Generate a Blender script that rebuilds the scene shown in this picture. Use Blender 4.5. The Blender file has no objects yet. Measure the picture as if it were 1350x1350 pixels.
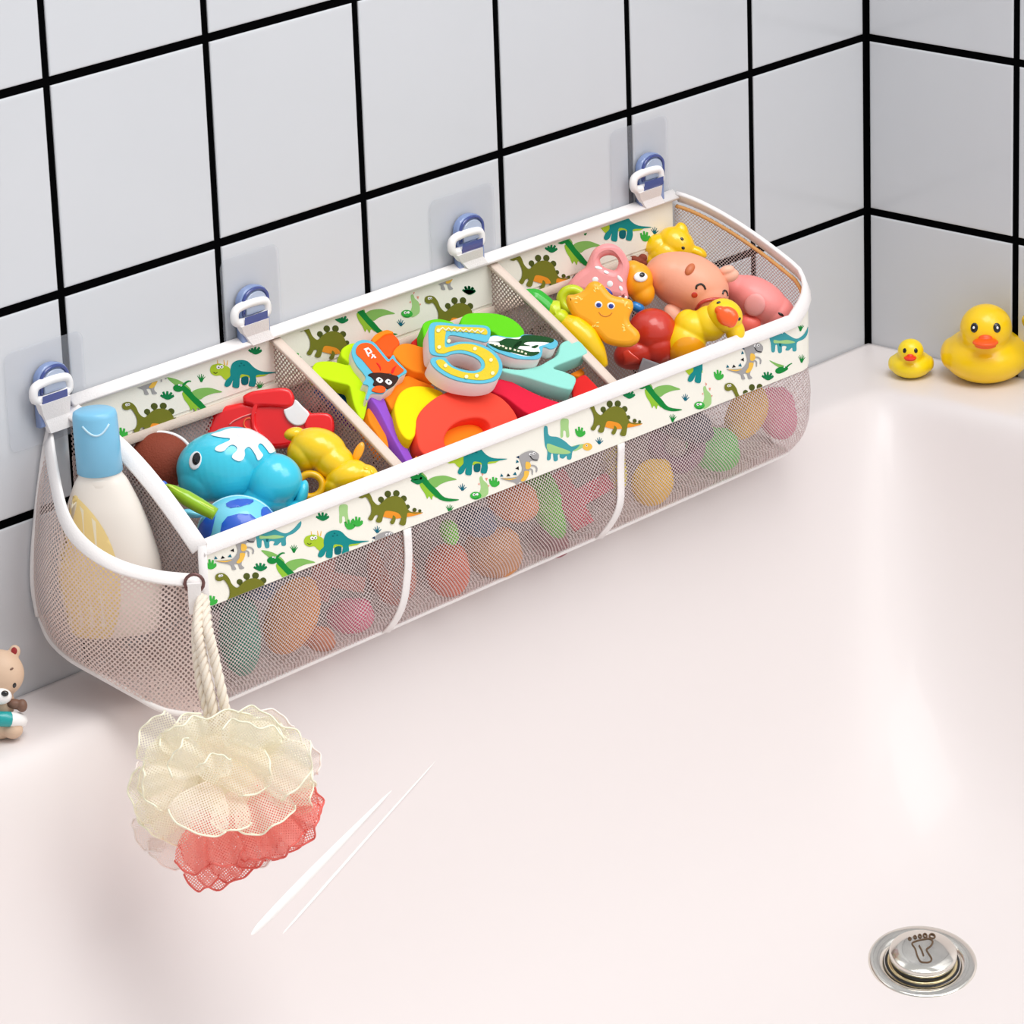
import bpy, bmesh, math, random
import numpy as np
from math import sin, cos, pi
from mathutils import Vector, Matrix
from mathutils.geometry import delaunay_2d_cdt
from mathutils.bvhtree import BVHTree
random.seed(7)
SC = bpy.context.scene
COL = SC.collection

# ------------------------------------------------------------------ camera maths (1350 x 1350 frame)
CP = np.array([-2.80653007, -2.19241376, 1.16704332])
YAW, PIT, ROL, FPX = 0.820900140, 0.345132963, -0.0356129972, 5751.3635
FW = np.array([sin(YAW)*cos(PIT), cos(YAW)*cos(PIT), -sin(PIT)])
_r0 = np.array([cos(YAW), -sin(YAW), 0.0]); _u0 = np.cross(_r0, FW)
RT = cos(ROL)*_r0 + sin(ROL)*_u0
UP = -sin(ROL)*_r0 + cos(ROL)*_u0
def ray(x, y): return FW + RT*(x-675)/FPX - UP*(y-675)/FPX
def hit(x, y, n, d):
    v = ray(x, y); n = np.array(n, float)
    return CP + v*((d - CP@n)/(v@n))
def atY(x, y, Y): return hit(x, y, (0,1,0), Y)
def atX(x, y, X): return hit(x, y, (1,0,0), X)
def atZ(x, y, Z): return hit(x, y, (0,0,1), Z)
def px(P):
    d = np.array(P)-CP; z = d@FW
    return 675+FPX*(d@RT)/z, 675-FPX*(d@UP)/z
# opening plane of the organiser
ON = np.array([0, -0.5, 0.8660254]); OD = ON@np.array([0, -.13, .1465])
def atO(x, y, h): return hit(x, y, ON, OD+h)

# ------------------------------------------------------------------ materials
def lin(c):
    out = []
    for v in c:
        v /= 255.0
        out.append(v/12.92 if v <= .04045 else ((v+.055)/1.055)**2.4)
    return out
MATS = {}
def mat(name, rgb, rough=.45, spec=.5, coat=0, var=.04, scale=60, bump=0.0, bscale=400, metal=0, trans=0, sss=0, alpha=1, rgb2=None):
    if name in MATS: return MATS[name]
    m = bpy.data.materials.new(name); m.use_nodes = True
    nt = m.node_tree; b = nt.nodes['Principled BSDF']
    c = lin(rgb)
    tc = nt.nodes.new('ShaderNodeTexCoord')
    nz = nt.nodes.new('ShaderNodeTexNoise'); nz.inputs['Scale'].default_value = scale; nz.inputs['Detail'].default_value = 2
    nt.links.new(tc.outputs['Object'], nz.inputs['Vector'])
    mx = nt.nodes.new('ShaderNodeMix'); mx.data_type = 'RGBA'
    lo = [max(0, v*(1-var)) for v in c]; hi = [min(1, v*(1+var)) for v in c]
    if rgb2: hi = lin(rgb2)
    mx.inputs[6].default_value = (*lo, 1); mx.inputs[7].default_value = (*hi, 1)
    nt.links.new(nz.outputs['Fac'], mx.inputs[0]); nt.links.new(mx.outputs[2], b.inputs['Base Color'])
    b.inputs['Roughness'].default_value = rough; b.inputs['Specular IOR Level'].default_value = spec
    b.inputs['Coat Weight'].default_value = coat; b.inputs['Coat Roughness'].default_value = .08
    b.inputs['Metallic'].default_value = metal; b.inputs['Transmission Weight'].default_value = trans
    b.inputs['Alpha'].default_value = alpha
    if sss:
        b.inputs['Subsurface Weight'].default_value = sss; b.inputs['Subsurface Radius'].default_value = (.02,.012,.008); b.inputs['Subsurface Scale'].default_value = .3
    if bump:
        n2 = nt.nodes.new('ShaderNodeTexNoise'); n2.inputs['Scale'].default_value = bscale
        nt.links.new(tc.outputs['Object'], n2.inputs['Vector'])
        bp = nt.nodes.new('ShaderNodeBump'); bp.inputs['Strength'].default_value = bump; bp.inputs['Distance'].default_value = .0006
        nt.links.new(n2.outputs['Fac'], bp.inputs['Height']); nt.links.new(bp.outputs['Normal'], b.inputs['Normal'])
    MATS[name] = m
    return m
def netmat(name, rgb, pitch, thr, rgb2=None, stretch=1.0, rot=pi/4, transl=.25):
    """knitted netting: threads around a regular lattice of open holes, in metric UV"""
    if name in MATS: return MATS[name]
    m = bpy.data.materials.new(name); m.use_nodes = True
    nt = m.node_tree; nt.nodes.clear(); N = nt.nodes.new; L = nt.links.new
    out = N('ShaderNodeOutputMaterial')
    uv = N('ShaderNodeUVMap'); uv.uv_map = 'UVMap'
    mp = N('ShaderNodeMapping'); mp.inputs['Rotation'].default_value = (0,0,rot); mp.inputs['Scale'].default_value = (1/pitch, stretch/pitch, 1)
    L(uv.outputs[0], mp.inputs[0])
    # slight distortion of the knit
    nz = N('ShaderNodeTexNoise'); nz.inputs['Scale'].default_value = .25
    L(mp.outputs[0], nz.inputs['Vector'])
    mix = N('ShaderNodeMix'); mix.data_type = 'VECTOR'; mix.inputs[0].default_value = .12
    L(mp.outputs[0], mix.inputs[4])
    ad = N('ShaderNodeVectorMath'); ad.operation = 'ADD'; L(mp.outputs[0], ad.inputs[0])
    sc = N('ShaderNodeVectorMath'); sc.operation = 'SCALE'; sc.inputs[3].default_value = 2.5; L(nz.outputs['Color'], sc.inputs[0]); L(sc.outputs[0], ad.inputs[1])
    L(ad.outputs[0], mix.inputs[5])
    vo = N('ShaderNodeTexVoronoi'); vo.voronoi_dimensions = '2D'; vo.inputs['Scale'].default_value = 1; vo.inputs['Randomness'].default_value = 0
    L(mix.outputs[1], vo.inputs['Vector'])
    gt = N('ShaderNodeMath'); gt.operation = 'GREATER_THAN'; gt.inputs[1].default_value = thr
    L(vo.outputs['Distance'], gt.inputs[0])
    cn = N('ShaderNodeTexNoise'); cn.inputs['Scale'].default_value = .35; L(mp.outputs[0], cn.inputs['Vector'])
    cm = N('ShaderNodeMix'); cm.data_type = 'RGBA'; cm.inputs[6].default_value = (*lin(rgb),1); cm.inputs[7].default_value = (*lin(rgb2 or rgb),1)
    L(cn.outputs['Fac'], cm.inputs[0])
    df = N('ShaderNodeBsdfDiffuse'); L(cm.outputs[2], df.inputs['Color'])
    tl = N('ShaderNodeBsdfTranslucent'); L(cm.outputs[2], tl.inputs['Color'])
    ms = N('ShaderNodeMixShader'); ms.inputs[0].default_value = transl; L(df.outputs[0], ms.inputs[1]); L(tl.outputs[0], ms.inputs[2])
    tr = N('ShaderNodeBsdfTransparent')
    fs = N('ShaderNodeMixShader'); L(gt.outputs[0], fs.inputs[0]); L(tr.outputs[0], fs.inputs[1]); L(ms.outputs[0], fs.inputs[2])
    L(fs.outputs[0], out.inputs[0])
    MATS[name] = m
    return m

# ------------------------------------------------------------------ scene helpers
def thing(name, label, cat, loc=(0,0,0), rot=None, group=None):
    o = bpy.data.objects.new(name, None); COL.objects.link(o)
    if rot is not None:
        M = Matrix.Identity(4)
        for i in range(3):
            for j in range(3): M[i][j] = rot[i][j]
        M.translation = Vector(loc); o.matrix_world = M
    else: o.location = loc
    o.empty_display_size = .02
    tag(o, label, cat, group); return o
def tag(o, label=None, cat=None, group=None):
    if label: o['label'] = label
    if cat: o['category'] = cat
    if group: o['group'] = group
    return o
def mobj(name, verts, faces, mats, parent=None, midx=None, smooth=True, uvs=None):
    me = bpy.data.meshes.new(name); me.from_pydata([tuple(v) for v in verts], [], [tuple(f) for f in faces])
    for m in (mats if isinstance(mats, (list, tuple)) else [mats]): me.materials.append(m)
    if midx is not None: me.polygons.foreach_set('material_index', midx)
    me.polygons.foreach_set('use_smooth', [smooth]*len(me.polygons))
    if uvs is not None:
        l = me.uv_layers.new(name='UVMap')
        for lp in me.loops: l.data[lp.index].uv = uvs[lp.vertex_index]
    me.update()
    o = bpy.data.objects.new(name, me); COL.objects.link(o)
    if parent is not None: o.parent = parent
    return o
class MB:
    """collects shapes into ONE mesh with several material slots"""
    def __init__(s): s.v=[]; s.f=[]; s.m=[]; s.mats=[]
    def mi(s, mat):
        if mat not in s.mats: s.mats.append(mat)
        return s.mats.index(mat)
    def add(s, vs, fs, mat):
        b = len(s.v); k = s.mi(mat)
        s.v += [tuple(v) for v in vs]; s.f += [tuple(i+b for i in f) for f in fs]; s.m += [k]*len(fs)
    def build(s, name, parent=None, smooth=True): return mobj(name, s.v, s.f, s.mats, parent, s.m, smooth)
def catmull(pts, closed=True, n=6):
    P = [np.array(p, float) for p in pts]; N = len(P); out = []
    rng = range(N) if closed else range(N-1)
    for i in rng:
        p0 = P[(i-1)%N] if closed or i>0 else 2*P[0]-P[1]
        p1 = P[i]; p2 = P[(i+1)%N]
        p3 = P[(i+2)%N] if closed or i+2<N else 2*P[-1]-P[-2]
        for k in range(n):
            t = k/n
            out.append(.5*((2*p1)+(-p0+p2)*t+(2*p0-5*p1+4*p2-p3)*t*t+(-p0+3*p1-3*p2+p3)*t**3))
    if not closed: out.append(P[-1])
    return out
def grid(nu, nv, fn, wrapu=False, wrapv=False):
    vs = [fn(i/(nu if wrapu else nu-1), j/(nv if wrapv else nv-1)) for j in range(nv) for i in range(nu)]
    fs = []
    for j in range(nv if wrapv else nv-1):
        for i in range(nu if wrapu else nu-1):
            i2=(i+1)%nu; j2=(j+1)%nv
            fs.append((j*nu+i, j*nu+i2, j2*nu+i2, j2*nu+i))
    return vs, fs
def frames(path, closed=False):
    P = [np.array(p,float) for p in path]; n=len(P); T=[]
    for i in range(n):
        a = P[(i-1)%n] if closed or i>0 else P[i]; b = P[(i+1)%n] if closed or i<n-1 else P[i]
        t=b-a; T.append(t/(np.linalg.norm(t)+1e-12))
    ref = np.array([0,0,1.0])
    if abs(T[0]@ref)>.9: ref=np.array([0,1.0,0])
    A=[]; prev=np.cross(T[0],ref); prev/=np.linalg.norm(prev)
    for t in T:
        a = prev-t*(prev@t); a/=np.linalg.norm(a)+1e-12; A.append(a); prev=a
    return P,T,A
def tube(path, r, seg=10, closed=False, flat=1.0):
    """tube; r number or list; flat squashes along second axis"""
    P,T,A = frames(path, closed); n=len(P); vs=[]; fs=[]
    for i in range(n):
        ri = r[i] if isinstance(r,(list,tuple,np.ndarray)) else r
        B=np.cross(T[i],A[i])
        for k in range(seg):
            a=2*pi*k/seg; vs.append(P[i]+A[i]*cos(a)*ri+B*sin(a)*ri*flat)
    for i in range(n if closed else n-1):
        j=(i+1)%n
        for k in range(seg): fs.append((i*seg+k, i*seg+(k+1)%seg, j*seg+(k+1)%seg, j*seg+k))
    if not closed:
        fs.append(tuple(range(seg))[::-1]); fs.append(tuple((n-1)*seg+k for k in range(seg)))
    return vs,fs
def ribbon(path, nrm, w, t, side=None):
    """flat binding tape along path: nrm(i) = face normal"""
    P,T,_ = frames(path); vs=[]; fs=[]; prof=[(-1,-.6),(-.9,-1),(.9,-1),(1,-.6),(1,.6),(.9,1),(-.9,1),(-1,.6)]
    for i,p in enumerate(P):
        N=np.array(nrm(i) if callable(nrm) else nrm,float); N=N-T[i]*(N@T[i]); N/=np.linalg.norm(N); S=np.cross(T[i],N)
        for a,b in prof: vs.append(p+S*a*w/2+N*b*t/2)
    k=len(prof)
    for i in range(len(P)-1):
        for j in range(k): fs.append((i*k+j, i*k+(j+1)%k,(i+1)*k+(j+1)%k,(i+1)*k+j))
    fs.append(tuple(range(k))[::-1]); fs.append(tuple((len(P)-1)*k+j for j in range(k)))
    return vs,fs
def ellipsoid(c, r, rotm=None, nu=40, nv=24):
    c=np.array(c,float); vs=[]; fs=[]
    for j in range(nv+1):
        th=pi*j/nv
        for i in range(nu):
            ph=2*pi*i/nu
            v=np.array([r[0]*sin(th)*cos(ph), r[1]*sin(th)*sin(ph), r[2]*cos(th)])
            if rotm is not None: v=rotm@v
            vs.append(c+v)
    for j in range(nv):
        for i in range(nu): fs.append((j*nu+i,(j+1)*nu+i,(j+1)*nu+(i+1)%nu,j*nu+(i+1)%nu))
    return vs,fs
def roty(a):  # rotation in local X-Z plane (screen plane of a toy), a counter-clockwise seen from the camera
    return np.array([[cos(a),0,-sin(a)],[0,1,0],[sin(a),0,cos(a)]])
def evmesh(o):
    dg = bpy.context.evaluated_depsgraph_get(); dg.update()
    return bpy.data.meshes.new_from_object(o.evaluated_get(dg))
def blob(shapes, vox, smooth=6):
    """fuse shapes into one smooth skin"""
    vs=[];fs=[]
    for v,f in shapes:
        b=len(vs); vs+= [tuple(x) for x in v]; fs+=[tuple(i+b for i in q) for q in f]
    me=bpy.data.meshes.new('b'); me.from_pydata(vs,[],fs); me.update()
    o=bpy.data.objects.new('b',me); COL.objects.link(o)
    md=o.modifiers.new('r','REMESH'); md.mode='VOXEL'; md.voxel_size=vox; md.use_smooth_shade=True
    ms=o.modifiers.new('s','SMOOTH'); ms.iterations=smooth; ms.factor=.5
    r=evmesh(o); bpy.data.objects.remove(o); bpy.data.meshes.remove(me)
    V=[tuple(v.co) for v in r.vertices]; Fc=[tuple(p.vertices) for p in r.polygons]
    bpy.data.meshes.remove(r)
    return V,Fc
def inside(pt, loops):
    c=False; x,y=pt[0],pt[1]
    for L in loops:
        n=len(L); j=n-1
        for i in range(n):
            xi,yi=L[i][0],L[i][1]; xj,yj=L[j][0],L[j][1]
            if (yi>y)!=(yj>y) and x < (xj-xi)*(y-yi)/(yj-yi)+xi: c = not c
            j=i
    return c
def tri2d(loops, step=None):
    """triangulate 2D loops (even-odd), optionally with interior grid points"""
    vs=[];ed=[]
    for L in loops:
        b=len(vs); n=len(L)
        vs+=[Vector((float(p[0]),float(p[1]))) for p in L]; ed+=[(b+i,b+(i+1)%n) for i in range(n)]
    if step:
        xs=[v.x for v in vs]; ys=[v.y for v in vs]
        x=min(xs)+step/2
        while x<max(xs):
            y=min(ys)+step/2
            while y<max(ys):
                if inside((x,y),loops): vs.append(Vector((x,y)))
                y+=step
            x+=step
    r=delaunay_2d_cdt(vs,ed,[],0,1e-9)
    V=r[0]; T=[f for f in r[2] if inside(sum((V[i] for i in f),Vector((0,0)))/len(f),loops)]
    T=[f if (V[f[1]]-V[f[0]]).cross(V[f[2]]-V[f[0]])>0 else f[::-1] for f in T]
    return [(v.x,v.y) for v in V],T
def slab2d(loops, depth, bevel, res=3):
    """bevelled extrusion of 2D loops. returns verts (x,y,z) with top at z=0, bottom at -depth"""
    cu=bpy.data.curves.new('c','CURVE'); cu.dimensions='2D'; cu.fill_mode='BOTH'
    cu.extrude=max(1e-5,depth/2-bevel); cu.bevel_depth=bevel; cu.bevel_resolution=res; cu.offset=-bevel
    for L in loops:
        sp=cu.splines.new('POLY'); sp.points.add(len(L)-1); sp.use_cyclic_u=True
        for i,p in enumerate(L): sp.points[i].co=(float(p[0]),float(p[1]),0,1)
    o=bpy.data.objects.new('c',cu); COL.objects.link(o)
    me=evmesh(o)
    V=[(v.co.x,v.co.y,v.co.z-depth/2) for v in me.vertices]; Fc=[tuple(p.vertices) for p in me.polygons]
    bpy.data.objects.remove(o); bpy.data.curves.remove(cu); bpy.data.meshes.remove(me)
    return V,Fc

# ------------------------------------------------------------------ toy frame: local X right, Z up, Y away; units given in photo-scale pixels
BASIS = np.array([RT, FW, UP]).T
class Toy:
    def __init__(s, name, label, cat, x, y, P, group=None):
        s.ax, s.ay = x, y; s.P = np.array(P); s.S = float((s.P-CP)@FW)/FPX
        s.o = thing(name, label, cat, s.P, BASIS, group)
    def p(s, x, y, d=0):   # photo-scale coordinates and depth (px, + = away) -> local metres
        return np.array([(x-s.ax)*s.S, d*s.S, -(y-s.ay)*s.S])
    def ell(s, x, y, d, rx, rd, rz, ang=0, **k):
        return ellipsoid(s.p(x,y,d),(rx*s.S,rd*s.S,rz*s.S), roty(math.radians(ang)), **k)
    def tube(s, pts, r, closed=False, n=5, seg=10, flat=1.0):
        pts=catmull([s.p(*q) for q in pts],closed,n)
        if isinstance(r,(list,tuple)): r=[float(v)*s.S for v in np.interp(np.linspace(0,1,len(pts)),np.linspace(0,1,len(r)),r)]
        else: r=r*s.S
        return tube(pts,r,seg,closed,flat)
    def slab(s, pts, d, depth, bevel, smooth=True, holes=(), n=5):
        loops=[catmull([(q[0]-s.ax,-(q[1]-s.ay)) for q in L],True,n) if smooth else [(q[0]-s.ax,-(q[1]-s.ay)) for q in L] for L in [pts,*holes]]
        V,Fc=slab2d([[(a*s.S,b*s.S) for a,b in L] for L in loops], depth*s.S, bevel*s.S)
        return [(v[0], d*s.S - v[2], v[1]) for v in V],[f[::-1] for f in Fc]
    def part(s, name, shape, m, parent=None, label=None):
        o=mobj(name, shape[0], shape[1], m, parent or s.o)
        if label: o['label']=label
        return o
    def bvh(s, *shapes):
        vs=[];fs=[]
        for v,f in shapes:
            b=len(vs); vs+=[Vector(x) for x in v]; fs+=[tuple(i+b for i in q) for q in f]
        s.tree=BVHTree.FromPolygons(vs,fs)
    def surf(s,x,y):
        o=Vector(s.p(x,y,-900)); r=s.tree.ray_cast(o,Vector((0,1,0)))
        if r[0] is None:
            r2=s.tree.find_nearest(Vector(s.p(x,y,0))); return np.array(r2[0]),np.array(r2[1])
        nn=np.array(r[1]); 
        if nn[1]>0: nn=-nn
        return np.array(r[0]),nn
    def spot(s,x,y,rx,rz,ang=0,t=.9,lift=0):
        """small flattened button lying on the skin"""
        P,N=s.surf(x,y); N=N/np.linalg.norm(N)
        X=np.array([1,0,0])-N*N[0]; X/=np.linalg.norm(X); Z=np.cross(X,N); 
        if Z[2]<0: Z=-Z
        a=math.radians(ang); X2=X*cos(a)+Z*sin(a); Z2=-X*sin(a)+Z*cos(a)
        M=np.array([X2,N,Z2]).T
        # foreshortening compensation
        return ellipsoid(P+N*lift*s.S,(rx*s.S,t*s.S,rz*s.S),M,18,8)
    def patch(s,pts,lift=.5,step=2.5,smooth=True,n=5):
        """printed area following the skin"""
        L=catmull(pts,True,n) if smooth else pts
        V,T=tri2d([[(q[0],-q[1]) for q in L]],step)
        out=[]
        for x,y in V:
            P,N=s.surf(x,-y); out.append(P+N*lift*s.S*0.6+np.array([0,-lift*s.S*.5,0]))
        return out,[t for t in T]
def merge(*sh):
    vs=[];fs=[]
    for v,f in sh:
        b=len(vs); vs+=list(v); fs+=[tuple(i+b for i in q) for q in f]
    return vs,fs

# ================================================================== SETTING: tiled walls
TS=.15; ZH=.30; RS=1.02227712
TILE=mat('tile_glaze',(209,211,215),.22,.5,coat=.35,var=.025,scale=6)
GROUT=mat('black_grout',(7,7,8),.9,.0,bump=.3)
def tiled(name, ulist, zlist, fn, nrm):
    """bevelled tiles over a grout bed; fn(u,z,d) -> world, d = out of the wall"""
    b=MB(); g=.0033; bv=.0022; th=.0014
    for i in range(len(ulist)-1):
        for j in range(len(zlist)-1):
            u0,u1=ulist[i]+g,ulist[i+1]-g; z0,z1=zlist[j]+g,zlist[j+1]-g
            rings=[(0,-.001),(0,th*.5),(bv*.35,th*.9),(bv,th)]
            vs=[]
            for o_,d in rings:
                vs+=[fn(u0+o_,z0+o_,d),fn(u1-o_,z0+o_,d),fn(u1-o_,z1-o_,d),fn(u0+o_,z1-o_,d)]
            fs=[]
            for k in range(3):
                for q in range(4): fs.append((k*4+q,k*4+(q+1)%4,(k+1)*4+(q+1)%4,(k+1)*4+q))
            fs.append((12,13,14,15)); b.add(vs,fs,TILE)
    u0,u1,z0,z1=ulist[0],ulist[-1],zlist[0],zlist[-1]
    vs=[fn(u,z,d) for d in (-.014,-.0002) for u,z in ((u0,z0),(u1+.010,z0),(u1+.010,z1),(u0,z1))]
    b.add(vs,[(0,3,2,1),(4,5,6,7),(0,1,5,4),(1,2,6,5),(2,3,7,6),(3,0,4,7)],GROUT)
    o=b.build(name,smooth=False); o['kind']='structure'; return o
zl=[ZH+TS*k for k in range(-6,6)]
D0=.0016   # glaze stands this far out; wall planes measured at the glaze
tiled('wall_back',[-TS*k for k in range(14,-1,-1)],zl,lambda u,z,d:(u,-(d-D0),z),(0,-1,0))
tiled('wall_right',[-TS*RS*k for k in range(9,-1,-1)],zl,lambda u,z,d:(-(d-D0),u,z),(-1,0,0))

# ================================================================== bathtub
TUBM=mat('tub_enamel',(233,225,223),.42,.5,coat=.12,var=.006,scale=3)
TX0,TX1,TY0,TY1=-1.95,-.093,-1.02,-.083   # inner opening
def zdeck(x,y=0): return .0338+.01225*min(0,x)
def softp(d,k=.0045): 
    t=d/k
    return d if t>30 else k*math.log1p(math.exp(t))
DEP=.37
def hprof(d,w=.085): 
    return 1-math.exp(-softp(d)/w)
def tubz(x,y):
    return zdeck(x)-DEP*hprof(TX1-x)*hprof(x-TX0)*hprof(TY1-y)*hprof(y-TY0)
def axis(a,b,fine):
    s=set([a,b]); t=a
    while t<b:
        s.add(t)
        d=min(abs(t-f) for f in fine); t+= .0022 if d<.04 else (.005 if d<.12 else .014)
    return sorted(s)
ax=axis(-2.08,-.0016,[TX0,TX1]); ay=axis(-1.12,-.0016,[TY0,TY1])
vs=[(x,y,tubz(x,y)) for y in ay for x in ax]; nx,ny=len(ax),len(ay)
fs=[(j*nx+i,j*nx+i+1,(j+1)*nx+i+1,(j+1)*nx+i) for j in range(ny-1) for i in range(nx-1)]
# outer apron down to the floor
rim=[j*nx for j in range(ny-1,-1,-1)]+[i for i in range(1,nx)]+[j*nx+nx-1 for j in range(1,ny)]+[(ny-1)*nx+i for i in range(nx-2,0,-1)]
b0=len(vs); vs+=[(vs[k][0],vs[k][1],-.55) for k in rim]
for a in range(len(rim)):
    c=(a+1)%len(rim); fs.append((rim[a],b0+a,b0+c,rim[c]))
tub=mobj('bathtub',vs,fs,TUBM); tag(tub,'white bathtub set into the corner of the tiled walls','bathtub')
fl=mobj('floor',[(-5,-4.5,-.55),(.0,-4.5,-.55),(0,0,-.55),(-5,0,-.55),(-5,-4.5,-.6),(0,-4.5,-.6),(0,0,-.6),(-5,0,-.6)],[(0,1,2,3),(4,7,6,5),(0,4,5,1),(1,5,6,2),(2,6,7,3),(3,7,4,0)],mat('floor_stone',(205,203,200),.5),smooth=False); fl['kind']='structure'

# ================================================================== drain
def tubhit(x,y):
    v=ray(x,y); t=1.5
    while t<6:
        P=CP+v*t
        if P[1]>-.002 or P[0]>-.002: break
        if P[2]<tubz(P[0],P[1]): 
            a,b=t-.01,t
            for _ in range(30):
                m=(a+b)/2; Q=CP+v*m
                if Q[2]<tubz(Q[0],Q[1]): b=m
                else: a=m
            return CP+v*b
        t+=.01
    return None
DP=tubhit(1216,1270); e=.03
dn=np.array([-(tubz(DP[0]+e,DP[1])-tubz(DP[0]-e,DP[1]))/(2*e),-(tubz(DP[0],DP[1]+e)-tubz(DP[0],DP[1]-e))/(2*e),1]); dn/=np.linalg.norm(dn)
print('drain',DP,dn,'ratio',abs(dn@ray(1216,1270))/np.linalg.norm(ray(1216,1270)))
tx=RT-dn*(RT@dn); tx/=np.linalg.norm(tx); ty=np.cross(dn,tx)
drain=thing('bath_drain','round chrome pop-up bath drain with footprint mark on its plug','drain',DP,np.array([tx,ty,dn]).T)
CHR=mat('chrome',(226,222,214),.12,.5,metal=1,var=.02); CHRW=mat('warm_chrome',(205,190,150),.15,.5,metal=1,var=.03); BLK=mat('black_rubber',(14,13,13),.45)
DS=float((DP-CP)@FW)/FPX; RF=72.5*DS
def lathe(prof, n=48):
    vs=[];fs=[]
    for r,z in prof:
        for k in range(n): vs.append((r*cos(2*pi*k/n),r*sin(2*pi*k/n),z))
    for j in range(len(prof)-1):
        for k in range(n): fs.append((j*n+k,j*n+(k+1)%n,(j+1)*n+(k+1)%n,(j+1)*n+k))
    return vs,fs
k=RF
v,f=lathe([(k,-.003),(k*1.0,.0012),(k*.985,.0024),(k*.95,.0029),(k*.80,.0026),(k*.71,.0020),(k*.69,.0008),(k*.62,.0004),(.0001,.0002)],64); mobj('flange',v,f,CHR,drain)
v,f=lathe([(k*.99,-.002),(k*1.03,-.0006),(k*1.03,.0003),(k*.99,.0012)],64); mobj('seal_ring',v,f,BLK,drain)
rp=45*DS
v,f=lathe([(rp*.9,.0005),(rp*1.02,.0008),(rp*1.04,.0022),(rp*1.0,.003),(rp*.9,.003)],48); mobj('collar',v,f,CHRW,drain)
v,f=lathe([(rp*1.04,.0004),(rp*1.10,.0008),(rp*1.10,.0016),(rp*1.04,.0018)],48); mobj('lower_gasket',v,f,BLK,drain)
v,f=lathe([(rp*.9,.001),(rp*.95,.0025),(rp*.95,.0062),(rp*.9,.0066)],48); mobj('gasket',v,f,BLK,drain)
ht=.0125
plug=mobj('plug',*lathe([(rp*.88,.0055),(rp*.98,.0068),(rp*1.0,.0088),(rp*.985,ht-.0006),(rp*.95,ht),(rp*.6,ht+.0009),(rp*.3,ht+.0012),(.0001,ht+.0013)],48),CHR,drain)
def dz(r): return ht+.0013-(r/rp)**2*.0012
b=MB(); ETCH=mat('etched_line',(96,72,48),.5)
def etch(pts,closed=True,w=.0007,sm=True):
    L=catmull(pts,closed,5) if sm else pts
    path=[]
    for q in L:
        x=(q[0]-655)/6.136*DS; y=-(q[1]-455)/6.136*DS/.6
        path.append(np.array([x,y,dz(math.hypot(x,y))+.0002]))
    v,f=tube(path,w,6,closed); b.add(v,f,ETCH)
etch([(570,410),(600,392),(660,378),(715,372),(738,395),(715,430),(680,458),(712,520),(690,545),(650,548),(620,540),(600,500),(590,450)])
etch([(625,425),(640,460),(650,500)],False)
for cx_,cy_,rx_,ry_ in ((740,350,22,18),(683,347,13,15),(640,352,10,13),(600,360,9,11),(555,372,9,9)):
    etch([(cx_+rx_*cos(a),cy_+ry_*sin(a)) for a in np.linspace(0,2*pi,9)[:-1]])
b.build('footprint_mark',plug)

# ================================================================== organiser
XL,XR=-.905,-.231; YF=-.13; ZB=.2215; ZF=.1462
CREAM=mat('white_binding',(243,238,236),.75,.2,var=.02,bump=.4,bscale=900)
PRINT=mat('cream_print_fabric',(249,246,234),.8,.15,var=.012,bump=.2,bscale=1200)
NETC=netmat('coarse_net',(238,222,216),.0029,.345,(228,204,198))
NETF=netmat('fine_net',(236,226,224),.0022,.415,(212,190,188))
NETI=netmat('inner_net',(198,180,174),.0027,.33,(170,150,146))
org=thing('bath_toy_organizer','long white mesh bath toy organizer with dinosaur print bands hanging on the tiled wall','organizer',((XL+XR)/2,0,.02))
OO=np.array(org.location)
def W(vs): return [np.array(v)-OO for v in vs]
def omesh(name,vs,fs,m,uvs=None,label=None,parent=None,midx=None,smooth=True):
    o=mobj(name,W(vs),fs,m,org if parent is None else parent,midx,smooth,uvs)
    if parent is not None: o.parent=parent
    if label: o['label']=label
    return o
# plan path of the front wall: left front corner -> right, rounded corner -> wall
RC=.020
def plan(s):
    """arc length s along front from left corner; returns x,y, outward normal"""
    L1=XR-RC-XL
    if s<=L1: return XL+s,YF,(0,-1)
    a=(s-L1)/RC
    if a<pi/2: return XR-RC+RC*sin(a), YF+RC-RC*cos(a),(sin(a),-cos(a))
    t=s-L1-RC*pi/2
    return XR-.022*t/(-.003-YF-RC),YF+RC+t,(1,0)
SL=XR-RC-XL+RC*pi/2+(-.003-(YF+RC))
SF=XR-RC-XL
def ztop(s):
    if s<=SF-.01: return ZF
    t=(s-(SF-.01))/(SL-SF+.01)
    return ZF+(ZB+.004-ZF)*(1-(1-t)**1.5)
BAND=.050
# band height measured from the top: keeps 50 mm on the front, ends at the corner
def zbandbot(s):
    return ZF-.056 if s<SF+.03 else None
# --- front print band (mesh with the dinosaur print on it)
SB=SF+RC*pi/2*.80
def band_pt(s,z,d=0):
    x,y,n=plan(s); return np.array([x+n[0]*d,y+n[1]*d,z])
def bandtop(s): return ztop(s)-.004
def bandbot(s):
    t=max(0,(s-SF)/(SB-SF)); return ZF-.0468+ .010*t**2
fb=MB()
n_=110
v,f=grid(n_,6,lambda u,w: band_pt(SB*u, bandtop(SB*u)+(bandbot(SB*u)-bandtop(SB*u))*w, .0012)); fb.add(v,[q[::-1] for q in f],PRINT)
v,f=grid(n_,2,lambda u,w: band_pt(SB*u, bandtop(SB*u)+(bandbot(SB*u)-bandtop(SB*u))*w, .0002)); fb.add(v,f,PRINT)
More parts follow.
